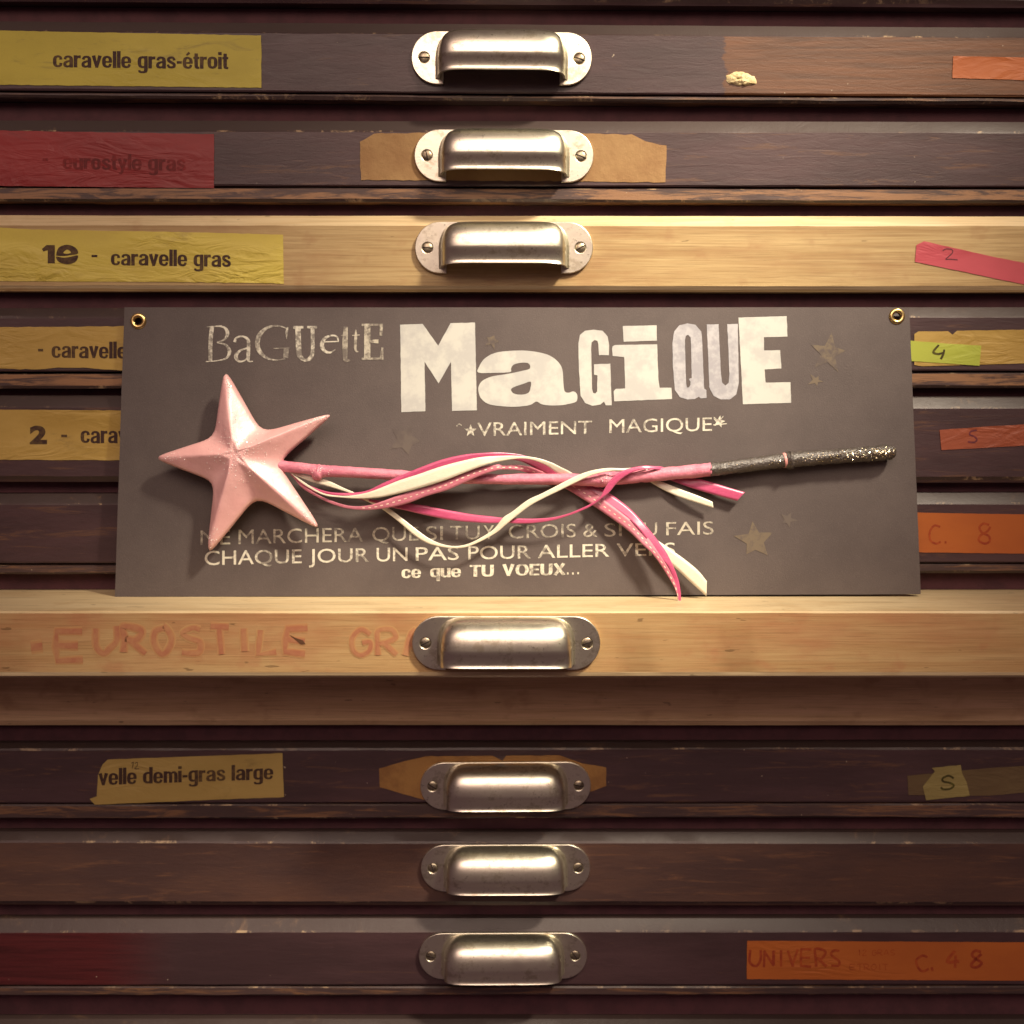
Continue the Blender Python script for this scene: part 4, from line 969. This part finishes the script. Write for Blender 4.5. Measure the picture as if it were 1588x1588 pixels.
# D: hot pink lower loop, twists up over the stick, tail at right
ribbon(z2([(75, 215, 85, 228, 7.5, 7.5), (200, 300, 215, 325, 8, 8), (370, 338, 380, 352, 8, 8), (480, 350, 470, 368, 8, 8), (560, 372, 600, 395, 8, 8), (680, 385, 710, 425, 8, 8), (800, 397, 810, 447, 7.5, 7.5), (900, 412, 905, 470, 7, 7), (1000, 432, 1010, 492, 7, 7), (1100, 450, 1110, 508, 7, 7.5), (1200, 467, 1205, 516, 7.5, 8), (1320, 480, 1320, 522, 8, 8.5)]) +
       z3([(0, 488, 0, 518, 8, 8), (100, 492, 100, 524, 8.2, 8.2), (200, 493, 200, 520, 8.5, 8.5), (300, 486, 305, 504, 9, 9), (390, 466, 400, 476, 9.5, 9.5), (470, 435, 480, 446, 10, 10), (540, 402, 552, 410, 10.5, 10.5), (595, 362, 606, 368, 11, 11), (622, 315, 655, 330, 11.2, 11.2), (655, 262, 705, 270, 11.4, 11.4), (705, 215, 770, 222, 11.5, 11.5), (770, 186, 835, 195, 11.2, 11.2), (860, 168, 890, 188, 10.5, 10.6), (930, 170, 945, 190, 8.5, 8.6), (985, 176, 985, 200, 5.5, 6), (1010, 205, 1000, 225, 1.2, 1.2), (1060, 235, 1030, 255, 1.0, 1.0), (1140, 245, 1090, 280, 1.5, 1.5), (1220, 252, 1170, 308, 2.5, 2.5), (1310, 278, 1260, 335, 3.5, 3.5), (1400, 305, 1350, 360, 4, 4), (1490, 331, 1442, 384, 4.2, 4.2)]),
       M_rib_pink, 'hot pink satin ribbon looping under the stick, twisting over it and ending in a tail at right')
# E: narrow cream loop
ribbon(z2([(80, 200, 90, 215, 8, 8), (120, 212, 130, 235, 8, 8), (220, 235, 215, 268, 8.5, 8.5), (310, 258, 300, 292, 9, 9), (400, 300, 390, 318, 9.2, 9.2), (480, 335, 470, 345, 9.2, 9.2), (570, 375, 555, 388, 8, 8), (672, 418, 635, 428, 7.5, 7.5), (770, 492, 742, 508, 7.2, 7.2), (860, 562, 838, 592, 7.2, 7.2), (930, 612, 915, 640, 7.5, 7.5), (1000, 645, 995, 664, 8, 8), (1080, 662, 1080, 675, 8.3, 8.3), (1160, 653, 1165, 668, 8.6, 8.6), (1240, 618, 1255, 632, 9, 9), (1330, 560, 1350, 578, 9.4, 9.4)]) +
       z3([(0, 488, 18, 530, 10.2, 10.2), (60, 448, 85, 475, 10.5, 10.5), (150, 380, 170, 412, 11, 11), (235, 340, 250, 368, 11.3, 11.3), (310, 302, 345, 322, 11.5, 11.5), (400, 255, 430, 280, 11.6, 11.6), (480, 218, 515, 240, 11.6, 11.6), (560, 194, 590, 214, 11.5, 11.5), (650, 182, 670, 200, 11, 11), (740, 184, 750, 196, 10.5, 10.8), (820, 178, 830, 186, 9.5, 9.8), (880, 178, 880, 192, 7, 7.5), (900, 215, 880, 225, 1.4, 1.4), (935, 250, 890, 255, 1.0, 1.0), (1000, 275, 955, 298, 1.6, 1.6), (1100, 315, 1060, 350, 3, 3), (1200, 352, 1170, 388, 4, 4), (1290, 390, 1296, 428, 4.6, 4.6)]),
       M_rib_cream, 'narrow cream satin ribbon dipping below the stick and crossing over it')
